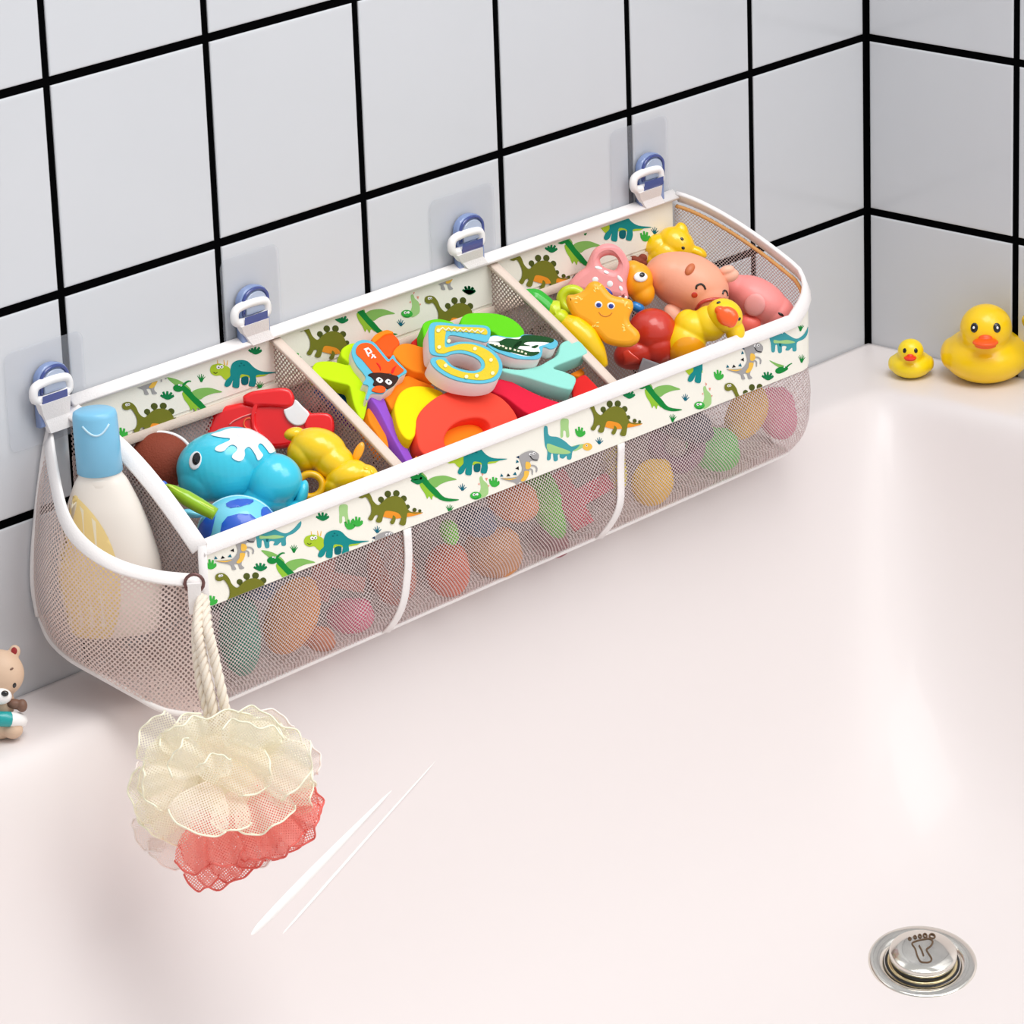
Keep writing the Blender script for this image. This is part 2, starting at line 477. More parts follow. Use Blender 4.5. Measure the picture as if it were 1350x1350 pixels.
# --- back print band
bb=MB(); ZBB=.1835
v,f=grid(2,2,lambda u,w:(XL+.004+(XR-.03-XL)*u,-.0045,ZB+.001+(ZBB-ZB+.003)*w)); bb.add(v,[q[::-1] for q in f],PRINT)
v,f=grid(2,2,lambda u,w:(XL+.004+(XR-.03-XL)*u,-.0035,ZB-.003+(ZBB-ZB+.003)*w)); bb.add(v,f,PRINT)
# --- dinosaur motifs, traced flat in fabric coordinates (metres)
def cropf(x0,y0,s): return lambda X,Y:(x0+X/s,y0+Y/s)
CA=cropf(250,640,4.355); CB=cropf(540,540,4.355); CC=cropf(820,420,4.82)
def fab(p):  # photo point on the front fabric -> (s,z)
    P=atY(p[0],p[1],YF-.0012); return np.array([P[0]-XL,P[2]])
def back(p):
    P=atY(p[0],p[1],-.0046); return np.array([P[0],P[2]])
INK={k:mat('ink_'+k,c,.8,.1,var=.03) for k,c in dict(olive=(122,124,44),olivedk=(84,92,40),orange=(240,152,48),green=(26,138,62),lgreen=(134,190,98),lime=(150,200,60),teal=(28,142,142),tealb=(70,160,168),tealdk=(18,104,112),limey=(176,206,54),gray=(168,166,166),yel=(246,196,84),navy=(30,60,92),black=(24,24,26),white=(250,250,250),dgreen=(22,128,74),bgreen=(66,180,72),pink=(240,160,140),pale=(170,212,140),bluei=(26,108,128),brown=(150,110,40)).items()}
class Motif:
    def __init__(s,cf,ref,fn=fab): s.cf=cf; s.fn=fn; s.ref=fn(cf(*ref)); s.sh=[]; s.dep=float((atY(*cf(*ref),YF)-CP)@FW)
    def P(s,ink,pts,sm=True,n=4):
        s.sh.append((ink,[s.fn(s.cf(*q))-s.ref for q in (catmull(pts,True,n) if sm else pts)])); return s
    def E(s,ink,x,y,rx,ry=None,a=0):
        ry=ry or rx; a=math.radians(a)
        pts=[(x+rx*cos(t)*cos(a)-ry*sin(t)*sin(a),y+rx*cos(t)*sin(a)+ry*sin(t)*cos(a)) for t in np.linspace(0,2*pi,15)[:-1]]
        return s.P(ink,pts,False)
    def S(s,ink,pts,w,w2=None):   # stroke with round-ish ends
        L=catmull(pts,False,4); w2=w if w2 is None else w2; a=[];b=[]
        for i,p in enumerate(L):
            q=L[min(i+1,len(L)-1)]-L[max(i-1,0)]; q=q/(np.linalg.norm(q)+1e-9); ww=w+(w2-w)*i/(len(L)-1)
            a.append(p+np.array([-q[1],q[0]])*ww/2); b.append(p-np.array([-q[1],q[0]])*ww/2)
        return s.P(ink,a+b[::-1],False)
steg=Motif(CA,(978,46))
for x,y,r in ((1098,80,17),(1137,48,19),(1186,45,19),(1228,75,18),(1250,122,13),(1290,140,12),(1320,145,9)): steg.E('olivedk',x,y,r)
steg.S('olivedk',[(1098,90),(1112,110)],14).S('olivedk',[(1137,60),(1145,80)],14).S('olivedk',[(1186,60),(1184,80)],14).S('olivedk',[(1225,85),(1215,100)],14)
steg.P('orange',[(1075,140),(1150,140),(1250,150),(1335,155),(1290,172),(1245,180),(1180,190),(1120,182),(1075,165)])
steg.P('olive',[(962,58),(965,36),(990,26),(1015,32),(1036,55),(1052,90),(1078,112),(1098,100),(1120,78),(1160,60),(1205,66),(1233,95),(1248,132),(1275,152),(1338,153),(1290,160),(1250,156),(1243,185),(1236,222),(1218,229),(1200,218),(1212,190),(1205,168),(1180,152),(1125,145),(1110,170),(1100,205),(1083,213),(1066,203),(1080,172),(1062,172),(1046,198),(1030,200),(1022,188),(1038,160),(1040,122),(1026,88),(1008,66),(990,72),(972,70)])
steg.P('olive',[(1165,170),(1180,186),(1172,214),(1158,222),(1148,210),(1160,190)])
steg.E('white',985,42,8).E('white',996,40,7).E('black',986,43,3).E('black',996,41,3)
pter=Motif(CA,(720,442))
pter.P('lgreen',[(410,372),(470,382),(520,410),(545,440),(520,455),(495,440),(450,410)])
pter.P('lgreen',[(545,460),(575,432),(640,420),(690,430),(720,442),(670,452),(625,470),(590,490)])
pter.P('lime',[(495,455),(505,490),(530,525),(545,555),(556,540),(572,560),(580,538),(602,548),(590,510),(560,480),(520,455)])
pter.P('green',[(505,415),(540,440),(565,470),(600,500),(650,545),(735,555),(680,568),(620,558),(570,520),(530,480),(495,440)])
pter.S('green',[(490,425),(512,400),(530,388),(545,388)],14,6).E('green',472,430,29,21)
pter.E('white',488,413,6).E('white',476,411,5).E('black',488,413,3)
tric=Motif(CA,(1030,318))
tric.S('yel',[(700,290),(697,262)],7,3).S('yel',[(738,290),(733,260)],8,3).S('yel',[(750,290),(755,262)],7,3)
tric.P('limey',[(655,318),(665,295),(690,285),(712,282),(735,290),(760,300),(775,325),(776,352),(755,375),(735,368),(715,350),(685,352),(662,340)])
tric.P('limey',[(820,325),(905,330),(990,325),(960,342),(905,352),(820,358)],False)
tric.P('tealdk',[(833,355),(868,350),(868,388),(850,398),(832,390)])
tric.P('teal',[(768,318),(782,276),(820,257),(865,262),(905,298),(950,316),(1030,318),(965,332),(915,340),(914,372),(905,402),(885,405),(871,396),(878,350),(850,338),(824,345),(818,408),(800,417),(780,408),(784,372),(770,400),(750,413),(735,403),(746,374),(768,350)])
tric.E('tealdk',830,275,6,4).E('tealdk',845,285,6,4).E('tealdk',820,290,6,4)
tric.E('white',700,302,11).E('white',719,299,10).E('black',702,303,4).E('black',719,300,4).S('black',[(672,330),(685,338),(695,330)],3)
trex=Motif(CC,(893,185))
for ink,q in (('navy',[(757,190),(776,180),(778,200)]),('bluei',[(756,228),(762,205),(776,222)]),('black',[(752,262),(772,248),(774,272)]),('bluei',[(736,302),(752,283),(760,305)]),('black',[(698,312),(708,292),(722,308)]),('bluei',[(660,312),(668,292),(680,310)])): trex.P(ink,q,False)
trex.P('gray',[(775,190),(800,165),(850,150),(888,168),(894,195),(880,217),(850,215),(838,228),(836,262),(832,300),(815,335),(812,358),(826,376),(815,383),(800,380),(792,352),(770,352),(780,378),(776,386),(758,383),(750,355),(700,338),(660,322),(720,320),(765,312),(792,270),(786,230)])
trex.S('gray',[(838,245),(865,248),(880,265),(876,288)],10,8).S('gray',[(835,265),(852,275),(852,305)],9,7)
trex.P('yel',[(814,222),(836,225),(845,248),(830,268),(812,262)]).P('yel',[(805,280),(833,284),(820,325),(798,345),(782,338),(800,310)]).P('yel',[(670,322),(720,325),(760,320),(720,334)])
trex.S('black',[(838,180),(855,205),(885,212)],5).E('white',842,172,9).E('white',862,168,9).E('black',844,173,4).E('black',863,169,4)
bra1=Motif(CC,(1198,55))
bra1.P('tealb',[(936,115),(950,92),(985,78),(1020,80),(1060,106),(1108,128),(1150,105),(1180,70),(1198,55),(1192,92),(1155,130),(1112,152),(1108,203),(1085,207),(1080,185),(1060,202),(1038,200),(1045,178),(1018,176),(1015,213),(993,216),(985,172),(975,170),(970,210),(950,210),(945,160)])
bra1.P('tealdk',[(1000,150),(1012,158),(1008,178),(998,172)]).E('white',1005,88,4,2).E('white',1018,94,4,2)
bra1.P('pale',[(965,135),(1000,140),(1050,135),(1100,150),(1050,160),(1000,156),(965,155)])
bra2=Motif(CB,(1020,213))
bra2.P('pale',[(930,212),(985,198),(1010,200),(1000,215),(950,238),(930,232)])
bra2.P('tealb',[(770,105),(790,98),(800,148),(850,158),(892,182),(930,212),(975,200),(960,222),(935,240),(927,283),(905,285),(900,265),(882,281),(862,275),(860,258),(850,262),(850,290),(828,295),(822,255),(812,255),(808,285),(788,288),(790,240),(775,200)])
bra2.P('pale',[(790,195),(840,210),(920,240),(900,255),(820,250),(792,235)]).E('yel',1020,213,28,22).E('white',1015,206,6).E('black',1015,206,3)
hand=Motif(CA,(120,450))
for a,b_ in (((100,460),(92,436)),((115,455),(112,424)),((128,455),(133,428)),((138,462),(150,448))): hand.S('bgreen',[a,b_],16,12)
hand.P('bgreen',[(90,452),(120,446),(150,455),(150,466),(130,480),(105,478)])
dark=Motif(CA,(405,468))
for a,b_ in (((385,478),(368,468)),((392,470),(382,448)),((405,468),(406,444)),((418,468),(430,450)),((425,475),(442,466))): dark.S('dgreen',[a,b_],14,12)
dark.P('dgreen',[(370,470),(405,462),(442,470),(428,484),(408,492),(388,486)])
sprig=Motif(CA,(597,362))
for b_ in ((576,352),(585,344),(600,340),(612,345),(620,355)): sprig.S('green',[(598,386),((598+b_[0])/2,(386+b_[1])/2-3),b_],8,3)
blue=Motif(CB,(302,445))
for b_ in ((280,440),(290,430),(303,424),(315,431),(325,444)): blue.S('bluei',[(302,464),((302+b_[0])/2,(464+b_[1])/2),b_],8,3)
crea=Motif(CC,(490,555))
crea.P('pale',[(515,440),(530,430),(540,455),(562,480),(568,520),(560,550),(520,575),(512,540),(522,500)])
for q in ([(528,405),(540,415),(532,430)],[(548,440),(565,440),(558,460)],[(565,485),(575,488),(568,500)],[(515,470),(505,478),(515,485)]): crea.P('pink',q,False)
crea.E('bgreen',490,552,34,25).E('white',480,545,9).E('white',498,543,8).E('black',481,546,4).S('green',[(470,565),(490,572),(508,563)],4)
leg=Motif(CB,(890,100)); leg.P('pale',[(868,58),(910,55),(912,100),(916,152),(900,158),(895,125),(882,122),(880,155),(866,158),(866,110)])
LAYER=[0]
def clip(poly,axis,lim,keep_less):
    out=[]; n=len(poly)
    for i in range(n):
        a=poly[i]; b2=poly[(i+1)%n]
        ia=(a[axis]<=lim) if keep_less else (a[axis]>=lim); ib=(b2[axis]<=lim) if keep_less else (b2[axis]>=lim)
        if ia: out.append(a)
        if ia!=ib:
            t=(lim-a[axis])/(b2[axis]-a[axis]); out.append(a+(b2-a)*t)
    return out
def stamp(mb,mo,at,xr,zr,mapf,curved=False):
    LAYER[0]+=1
    W0=mapf(at[0],at[1],0); sc=float((np.array(W0)-CP)@FW)/mo.dep
    for k,(ink,pl) in enumerate(mo.sh):
        q=[p*sc+at for p in pl]
        for ax_,lim,kl in ((0,xr[1],True),(0,xr[0],False),(1,zr[1],True),(1,zr[0],False)):
            q=clip(q,ax_,lim,kl)
            if len(q)<3: break
        if len(q)<3: continue
        dd=[q[0]]
        for p in q[1:]:
            if np.linalg.norm(p-dd[-1])>2e-5: dd.append(p)
        if np.linalg.norm(dd[0]-dd[-1])<2e-5: dd.pop()
        if len(dd)<3: continue
        try: V,T=tri2d([dd],.004 if curved else None)
        except Exception: continue
        off=.00012+.00004*k
        mb.add([mapf(x,z,off) for x,z in V],T,INK[ink])
def fpos(x,z,off): return band_pt(x,z,.0012+off)
for mo,lst in ((steg,[(474.6,650.6),(287.2,759.9),(769.2,531.3),(958,509.2)]),
               (pter,[(415.3,741.5),(602,632.3),(896.8,513.4)]),(tric,[(486.5,713),(668.6,604.8),(968.2,484.3)]),
               (trex,[(1005.3,458.4),(709.9,600.9),(336,708.7),(520.8,706.7)]),(bra1,[(1068.5,431.4),(397,687.1)]),(bra2,[(774.2,588.9)]),
               (hand,[(277.6,743.3),(651.4,634.8),(947.2,493.7),(764.6,568.7),(461,691),(471,687),(279,791)]),
               (dark,[(343,747.5),(1011.9,495.7),(425,681),(550,633),(829,520)]),
               (sprig,[(387,723),(592.4,670.2),(1054.9,430.8),(1056.5,472.5),(886.4,550.7)]),
               (blue,[(609.3,642.2),(789.8,580.9),(903.4,523.7),(497,698)]),(crea,[(921.7,535.1),(626.8,654)]),(leg,[(744.4,563),(453,676)])):
    for p in lst:
        at=fab(p)
        zr=(ZF-.0468+.0004,ZF-.0088)
        stamp(fb,mo,at,(.001,SB-.001) if mo is not tric else (.001,fab((926,495))[0] if p[0]>900 else SB),zr,fpos,at[0]>SF-.09)
pt2=Motif(CC,(1010,320))
pt2.P('lgreen',[(935,265),(985,285),(1030,300),(1010,315),(970,295)]).P('green',[(975,325),(1000,308),(1040,305),(1055,320),(1030,338),(1000,350),(978,345)]).S('green',[(1040,315),(1060,295),(1080,283)],12,5).E('white',1030,308,5)
stamp(fb,pt2,fab((820+1010/4.82,420+320/4.82)),(.001,SB-.001),(ZF-.0455,ZF-.01),fpos,True)
def bpos(x,z,off): return (x,-.0045-off,z)
C1=cropf(0,450,3.857);C2=cropf(280,300,6.75);C3=cropf(560,220,6.75);C4=cropf(670,240,3.214);C5=cropf(400,380,3.214)
def lm(mo,lmA): # landmark offset for motifs from crop A
    return fab(CA(*lmA))-mo.ref
for mo,p,l in ((steg,C1(635,325),None),(pter,C1(1130,258),None),(tric,C1(1160,230),(750,413)),(dark,C1(850,275),None),(sprig,C1(1022,185),None),(hand,C1(620,462),None),(dark,C1(1297,45),None),(sprig,C1(1320,222),None),
               (hand,C2(740,1150),None),(dark,C2(1150,815),None),(pter,C5(388,108),None),(steg,C5(525,45),None),(blue,C5(412,145),None),(dark,C5(700,8),None),(dark,C3(395,1100),None),
               (dark,C3(1125,725),None),(tric,C4(435,240),(750,413)),(sprig,C4(325,207),None),(hand,C4(580,228),None),(blue,C4(620,205),None)):
    stamp(bb,mo,back(p)-(lm(mo,l) if l else 0),(XL+.005,XR-.028),(ZBB+.001,ZB-.0045),bpos)
stamp(bb,trex,back(C1(735,285))-(fab(CC(770,384))-trex.ref),(XL+.005,XR-.028),(ZBB+.001,ZB-.0045),bpos)
stamp(bb,trex,back(C3(160,1100))-(fab(CC(770,384))-trex.ref),(XL+.005,XR-.028),(ZBB+.001,ZB-.0045),bpos)
stamp(bb,steg,back(C2(1010,900))-(fab(CA(1137,48))-steg.ref),(XL+.005,XR-.028),(ZBB+.001,ZB-.0045),bpos)
stamp(bb,steg,back(C3(990,810))-(fab(CA(1137,48))-steg.ref),(-.472,XR-.028),(ZBB+.001,ZB-.0045),bpos)
stamp(bb,pter,back(C4(240,250))-(fab(CA(470,430))-pter.ref),(XL+.005,XR-.028),(ZBB+.001,ZB-.0045),bpos)
stamp(bb,crea,back(C5(438,110))-np.array([0,0]),(XL+.005,XR-.028),(ZBB+.001,ZB-.0045),bpos)
o=mobj('front_print_band',W(fb.v),fb.f,fb.mats,org,fb.m,False); o['label']='cream fabric band printed with green, teal and grey dinosaurs'
o=mobj('back_print_band',W(bb.v),bb.f,bb.mats,org,bb.m,False); o['label']='cream inner band printed with small dinosaurs'
# --- front net, bulging between the seams and tucked in at the bottom
DIV=[-.7055-XL, -.4712-XL]
def frontnet(u,w):
    s=SL*u; x,y,n=plan(s)
    zt=bandbot(min(s,SB)) if s<SB else (bandbot(SB)+(ztop(s)-.01-bandbot(SB))*min(1,((s-SB)/.0015)))
    zb=.0165+ .010*min(1,s/SF)+ .012*max(0,(s-SF)/(SL-SF))
    seams=[0]+DIV+[SF+.03,SL]; bul=0
    for a,b3 in zip(seams,seams[1:]):
        if a<=s<=b3: bul=.0065*sin(pi*(s-a)/(b3-a))**.7
    bl=bul*sin(pi*min(1,w*1.05))**.8 if w<.95 else 0
    tuck=.016*max(0,(w-.55)/.45)**2
    wr=.0010*sin(s*95+w*7)*sin(pi*w)
    for sx in DIV+[.02]: # gathered folds running down into the seams
        g=s-(sx-.018-.05*w); wr+=.0035*math.exp(-(g/.006)**2)*sin(pi*w)**.7-.0022*math.exp(-((g-.011)/.006)**2)*sin(pi*w)
    d=bl-tuck+wr
    if s>SL-.02: d=-tuck*.3
    return np.array([x+n[0]*d,min(-.003,y+n[1]*d),zt+(zb-zt)*w])
nu,nv=170,22
v,f=grid(nu,nv,frontnet); uv=[(SL*(i%nu)/(nu-1),v[i][2]*1.05) for i in range(nu*nv)]
omesh('front_net',v,f,NETF,uv,label='fine white netting panel')
# bottom hem + vertical seams
hem=[frontnet(u,1.0) for u in np.linspace(0,1,90)]
v,f=tube(hem,.0016,8); omesh('bottom_hem',v,f,CREAM)
for s in DIV:
    b=MB()
    pth=[frontnet(s/SL,w)+np.array([-.010*w**2,-.0022,0]) for w in np.linspace(0,1,14)]
    v,f=ribbon(pth,(0,-1,0),.0075,.0016); omesh('net_seam',v,f,CREAM)
# --- bottom net
def botnet(u,w):
    s=SL*u; P=frontnet(u,1.0); Q=np.array([min(max(P[0],XL),XR-.004),-.0035,.0385-.0*P[0]])
    Q[2]=zdeck(Q[0])+.005
    R=P*(1-w)+Q*w
    mid=max(zdeck(R[0])+.004, R[2]) if R[1]>TY1-.012 else R[2]
    R[2]=mid; return R
v,f=grid(80,12,botnet); uv=[(SL*(i%80)/79,.13*(i//80)/11) for i in range(960)]
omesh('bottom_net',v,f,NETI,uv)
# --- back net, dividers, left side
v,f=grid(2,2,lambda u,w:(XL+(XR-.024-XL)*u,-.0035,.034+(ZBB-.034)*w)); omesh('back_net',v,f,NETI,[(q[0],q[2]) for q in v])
def sideprof(t, bow):  # top edge of a cross wall: t 0 back .. 1 front
    return ZB-.002+(ZF-ZB)*t + bow*sin(pi*t)
for s in DIV:
    def dv(u,w,s=s):
        t=u; y=-.004+(YF+.004)*t; zt=sideprof(t,.002); zb=.043
        return np.array([XL+s,y,zb+(zt-zb)*w])
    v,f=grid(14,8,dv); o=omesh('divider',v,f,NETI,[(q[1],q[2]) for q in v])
    pth=[np.array([XL+s,-.004+(YF+.006)*t,sideprof(t,.002)]) for t in np.linspace(0,1,12)]
    v,f=ribbon(pth,(0,.5,.86),.009,.003); omesh('divider_binding',v,f,mat('aged_binding',(226,208,194),.8,.2,bump=.4,bscale=900),parent=o)
def sd(u,w):
    t=u; y=-.004+(YF+.004)*t; zt=sideprof(t,.013); zb=.034 if y>-.1 else .034-.5*(-.1-y)
    return np.array([XL,y,zb+(zt-zb)*w])
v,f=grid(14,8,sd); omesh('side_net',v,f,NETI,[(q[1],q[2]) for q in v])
# --- bindings round the top
b=MB()
pth=[np.array([XL+(XR-XL-.024)*u,-.006,ZB+.0025]) for u in np.linspace(0,1,10)]
v,f=ribbon(pth,(0,-.55,.83),.0098,.0032); b.add(v,f,CREAM)
mobj('back_binding',W(b.v),b.f,b.mats,org,b.m)
b=MB(); pth=[np.array([XL+.004+(XR-XL-.034)*u,-.0055,ZBB-.002]) for u in (0,.33,.66,1)]
v,f=ribbon(pth,(0,-1,.2),.007,.003); b.add(v,f,MATS['aged_binding']); mobj('lower_binding',W(b.v),b.f,b.mats,org,b.m)
b=MB(); pth=[];nr=[]
for s in np.linspace(0,SL-.003,120):
    x,y,n=plan(s); t=max(0,min(1,(s-SF+.02)/(SL-SF))); pth.append(np.array([x,y,ztop(s)-.0035])); nr.append(np.array([n[0]*.9+.0,n[1]*.9,.45+.25*t]))
v,f=ribbon(pth,lambda i:nr[i],.0115,.0035); b.add(v,f,CREAM); mobj('front_binding',W(b.v),b.f,b.mats,org,b.m)
pth=[]
for s in np.linspace(SF+.012,SL-.004,50):
    x,y,n=plan(s); pth.append(np.array([x-n[0]*.003,y-n[1]*.003,ztop(s)-.0105]))
omesh('inner_piping',*tube(pth,.0016,8),mat('tan_piping',(214,160,100),.8,.2),label='tan piping inside the right end')
b=MB(); pth=[np.array([XL-.001,-.006+(YF+.006)*t,sideprof(t,.013)-.001]) for t in np.linspace(0,1,18)]
v,f=ribbon(pth,(-.55,-.3,.78),.0125,.0035); b.add(v,f,CREAM)
v,f=ribbon([np.array([XL,YF-.001,ZF-.001-.125*t]) for t in (0,.3,.6,1)],(-.6,-.8,0),.006,.003); b.add(v,f,CREAM)
mobj('side_binding',W(b.v),b.f,b.mats,org,b.m)
# --- left pocket, lofted from rows measured on the side
def row(pts,n=8):
    L=catmull(pts,False,n); out=[]
    for x,y,s in L: out.append(atY(x,y,-.002+(YF+.002)*s))
    return out
ROWS=[row([(63,574,.0),(71,625,.24),(84,680,.50),(108,716,.68),(150,744,.84),(205,760,.94),(262,766,1)]),
      row([(50,640,.0),(56,690,.20),(70,735,.44),(104,765,.62),(150,788,.80),(205,805,.92),(264,815,1)]),
      row([(44,720,.0),(50,760,.15),(70,800,.38),(110,830,.57),(160,855,.77),(210,870,.90),(265,880,1)]),
      row([(45,780,.0),(52,810,.08),(75,845,.28),(115,875,.50),(165,905,.74),(215,925,.89),(263,928,1)]),
      row([(52,812,.0),(66,843,.08),(92,868,.28),(130,890,.50),(175,915,.74),(215,936,.89),(262,944,1)])]
m_=len(ROWS[0]); prow=[]
cols=[catmull([R[i] for R in ROWS],False,6) for i in range(m_)]
nr_=len(cols[0])
V=[cols[i][j] for j in range(nr_) for i in range(m_)]
V=[np.array([q[0],min(q[1],-.002),q[2]]) for q in V]
Fp=[(j*m_+i,j*m_+i+1,(j+1)*m_+i+1,(j+1)*m_+i) for j in range(nr_-1) for i in range(m_-1)]
al=[0]
for i in range(1,m_): al.append(al[-1]+np.linalg.norm(ROWS[2][i]-ROWS[2][i-1]))
uv=[(al[k%m_],V[k][2]) for k in range(len(V))]
pocket=omesh('side_pocket',V,Fp,NETC,uv,label='bulging coarse net pocket on the left end')
b=MB()
def outn(R,i):
    a=R[max(i-1,0)];c=R[min(i+1,len(R)-1)]; t=c-a; n=np.cross(t,(0,0,1)); n/=np.linalg.norm(n)+1e-9
    return n if n[0]<0 else -n
v,f=ribbon(ROWS[0],lambda i:outn(ROWS[0],i)*.8+np.array([0,0,.6]),.0095,.003); b.add([p for p in v],f,CREAM)
v,f=tube(ROWS[4],.0022,8); b.add(v,f,CREAM)
backline=catmull([atY(66,556,-.003),atY(58,600,-.003),atY(48,680,-.003),atY(43,760,-.003),atY(50,812,-.003)],False,6)
v,f=tube(backline,.0022,8); b.add(v,f,CREAM)
o=mobj('pocket_binding',W([(q[0],min(q[1],-.0015),q[2]) for q in b.v]),b.f,b.mats,pocket,b.m)
# floor of the pocket
pf=[]; bt=[V[(nr_-1)*m_+i] for i in range(m_)]
vv=list(bt)+[np.array([XL,max(-.128,min(q[1],-.003)),max(q[2],zdeck(XL)+.004 if q[1]>-.09 else q[2])]) for q in bt]
ff=[(i,i+1,m_+i+1,m_+i) for i in range(m_-1)]
omesh('pocket_floor',vv,ff,NETC,[(q[0],q[1]) for q in vv])
# --- hanging loops: strap with a D ring
HK=[(62,505,.001),(327,402,0),(612,307,0),(851,226,0)]
LP=[((68,520),(80,560)),((331,418),(345,445)),((615,325),(628,345)),((853,243),(862,266))]
RING=mat('white_plastic_ring',(246,243,242),.4,.4)
for (a,c) in LP:
    A=atY(a[0],a[1],-.0095); Cc=atY(c[0],c[1],-.009)
    b=MB(); w=.0165
    R=[A+np.array([x*w,y_*.006*0,z]) for x,y_,z in ((-.85,0,-.001),(-1.0,0,.004),(-.85,0,.009),(-.3,0,.0105),(.3,0,.0105),(.85,0,.009),(1.0,0,.004),(.85,0,-.001),(0,0,-.002))]
    v,f=tube(catmull(R,True,4),.0032,10,True); b.add(v,f,RING)
    b2=MB(); top=A+np.array([0,0,-.0045]); bot=Cc+np.array([0,0,-.003])
    mid=top*.45+bot*.55+np.array([0,.001,0])
    vs_=[];W_=[.0145,.0135,.012,.0115]
    for q,wd,th in zip((top+np.array([0,-.001,.001]),top*.7+bot*.3,mid,bot),W_,(.003,.0022,.002,.002)):
        for dx,dy in ((-1,-1),(1,-1),(1,1),(-1,1)): vs_.append(q+np.array([dx*wd*.95,dy*th,0]))
    fs_=[(0,3,2,1),(12,13,14,15)]+[(k*4+i,k*4+(i+1)%4,(k+1)*4+(i+1)%4,(k+1)*4+i) for k in range(3) for i in range(4)]
    b2.add(vs_,[q[::-1] for q in fs_],CREAM)
    st=mobj('hanging_strap',W(b2.v),b2.f,b2.mats,org,b2.m,False)
    mobj('strap_ring',W(b.v),b.f,b.mats,st,b.m)
# snap + tab at the left front corner
sp=atY(256,769,YF-.006)
v,f=tube([sp+np.array([.0065*cos(a)*.7,-.0065*cos(a)*.7,.0065*sin(a)]) for a in np.linspace(0,2*pi,17)[:-1]],.0012,8,True)
omesh('rope_ring',v,f,mat('dull_metal_ring',(120,86,84),.35,.5,metal=.7),label='small dark metal ring')
tb=atY(257,789,YF-.008); vs_=[tb+np.array([x*.0045*.7+y_*.001,-x*.0045*.7+y_*.001,z]) for y_ in (-1,1) for x,z in ((-1,-.011),(1,-.011),(1,.011),(-1,.011))]
omesh('fabric_tab',vs_,[(0,1,2,3),(4,7,6,5),(0,4,5,1),(1,5,6,2),(2,6,7,3),(3,7,4,0)],CREAM,smooth=False)

# ================================================================== adhesive hooks
PAD=mat('clear_pad',(206,209,218),.25,.5,alpha=.13); HB=mat('blue_clear_plastic',(150,172,222),.12,.6,coat=.5,trans=.25); HBD=mat('dark_blue_plastic',(56,72,140),.15,.6,coat=.5); HBL=mat('pale_blue_plastic',(205,218,240),.12,.6,coat=.5,trans=.3)
pads=[((6,112),(455,578)),((292,370),(330,460)),((567,652),(250,375)),((805,880),(165,275))]
whom=['leftmost clear blue adhesive hook on the wall, above the bottle pocket','second adhesive hook from the left, above the red toy car compartment','third adhesive hook from the left, above the foam letter compartment','rightmost adhesive hook, over the black grout line at the right end']
for (hx,hy,_),((pl,pr),(pt,pb)),lb in zip(HK,pads,whom):
    Pc=atY(hx,hy,-.001); Pl=atY(pl,hy,-.001)[0]; Pr=atY(pr,hy,-.001)[0]
    hk=thing('adhesive_hook',lb,'hook',(Pc[0],-.0012,Pc[2]),None,'clear blue adhesive wall hooks')
    zc=atY((pl+pr)/2,(pt+pb)/2,-.001)[2]-Pc[2]
    x0,x1=Pl-Pc[0],Pr-Pc[0]; hz=.036; r=.007; L=[]
    for cx,cz,a0 in ((x1-r,zc+hz-r,0),(x0+r,zc+hz-r,pi/2),(x0+r,zc-hz+r,pi),(x1-r,zc-hz+r,1.5*pi)):
        for t in range(5): L.append((cx+r*cos(a0+t*pi/8),cz+r*sin(a0+t*pi/8)))
    V2,F2=slab2d([L],.0009,.0002,1); mobj('adhesive_pad',[(q[0],q[2],q[1]) for q in V2],[q[::-1] for q in F2],PAD,hk)
    def arch(w,h0,h1,n=10): return [(-w,h0)]+[(w*cos(a),h1-w*.75+w*.75*sin(a)) for a in np.linspace(pi,0,n)]+[(w,h0)]
    V2,F2=slab2d([arch(.0145,-.028,.0160)],.006,.0012,2); bd=mobj('hook_body',[(q[0],q[2]-.001,q[1]) for q in V2],[q[::-1] for q in F2],HB,hk)
    pth=[np.array([x,-.0078,z]) for x,z in arch(.0122,-.004,.0138)]
    mobj('hook_rim',*tube(catmull(pth,False,2),.0013,8),HBD,hk)
    V2,F2=slab2d([arch(.0104,-.004,.0118)],.0025,.0006,1); mobj('hook_window',[(q[0],q[2]-.0065,q[1]) for q in V2],[q[::-1] for q in F2],HBL,hk)
    # upturned lip carrying the ring
    pth=catmull([(0,-.004,-.006),(0,-.006,-.009),(0,-.0085,-.0105),(0,-.0115,-.009),(0,-.012,-.005)],False,5)
    V2=[];F2=[]
    for i,q in enumerate(pth):
        for xx,zz in ((-.0155,-.0014),(.0075,-.0014),(.0075,.0014),(-.0155,.0014)): V2.append((xx,q[1],q[2]+zz))
    for i in range(len(pth)-1):
        for k in range(4): F2.append((i*4+k,i*4+(k+1)%4,(i+1)*4+(k+1)%4,(i+1)*4+k))
    F2+= [(0,3,2,1),tuple((len(pth)-1)*4+k for k in range(4))]
    mobj('hook_lip',V2,F2,HBD,hk,smooth=False)


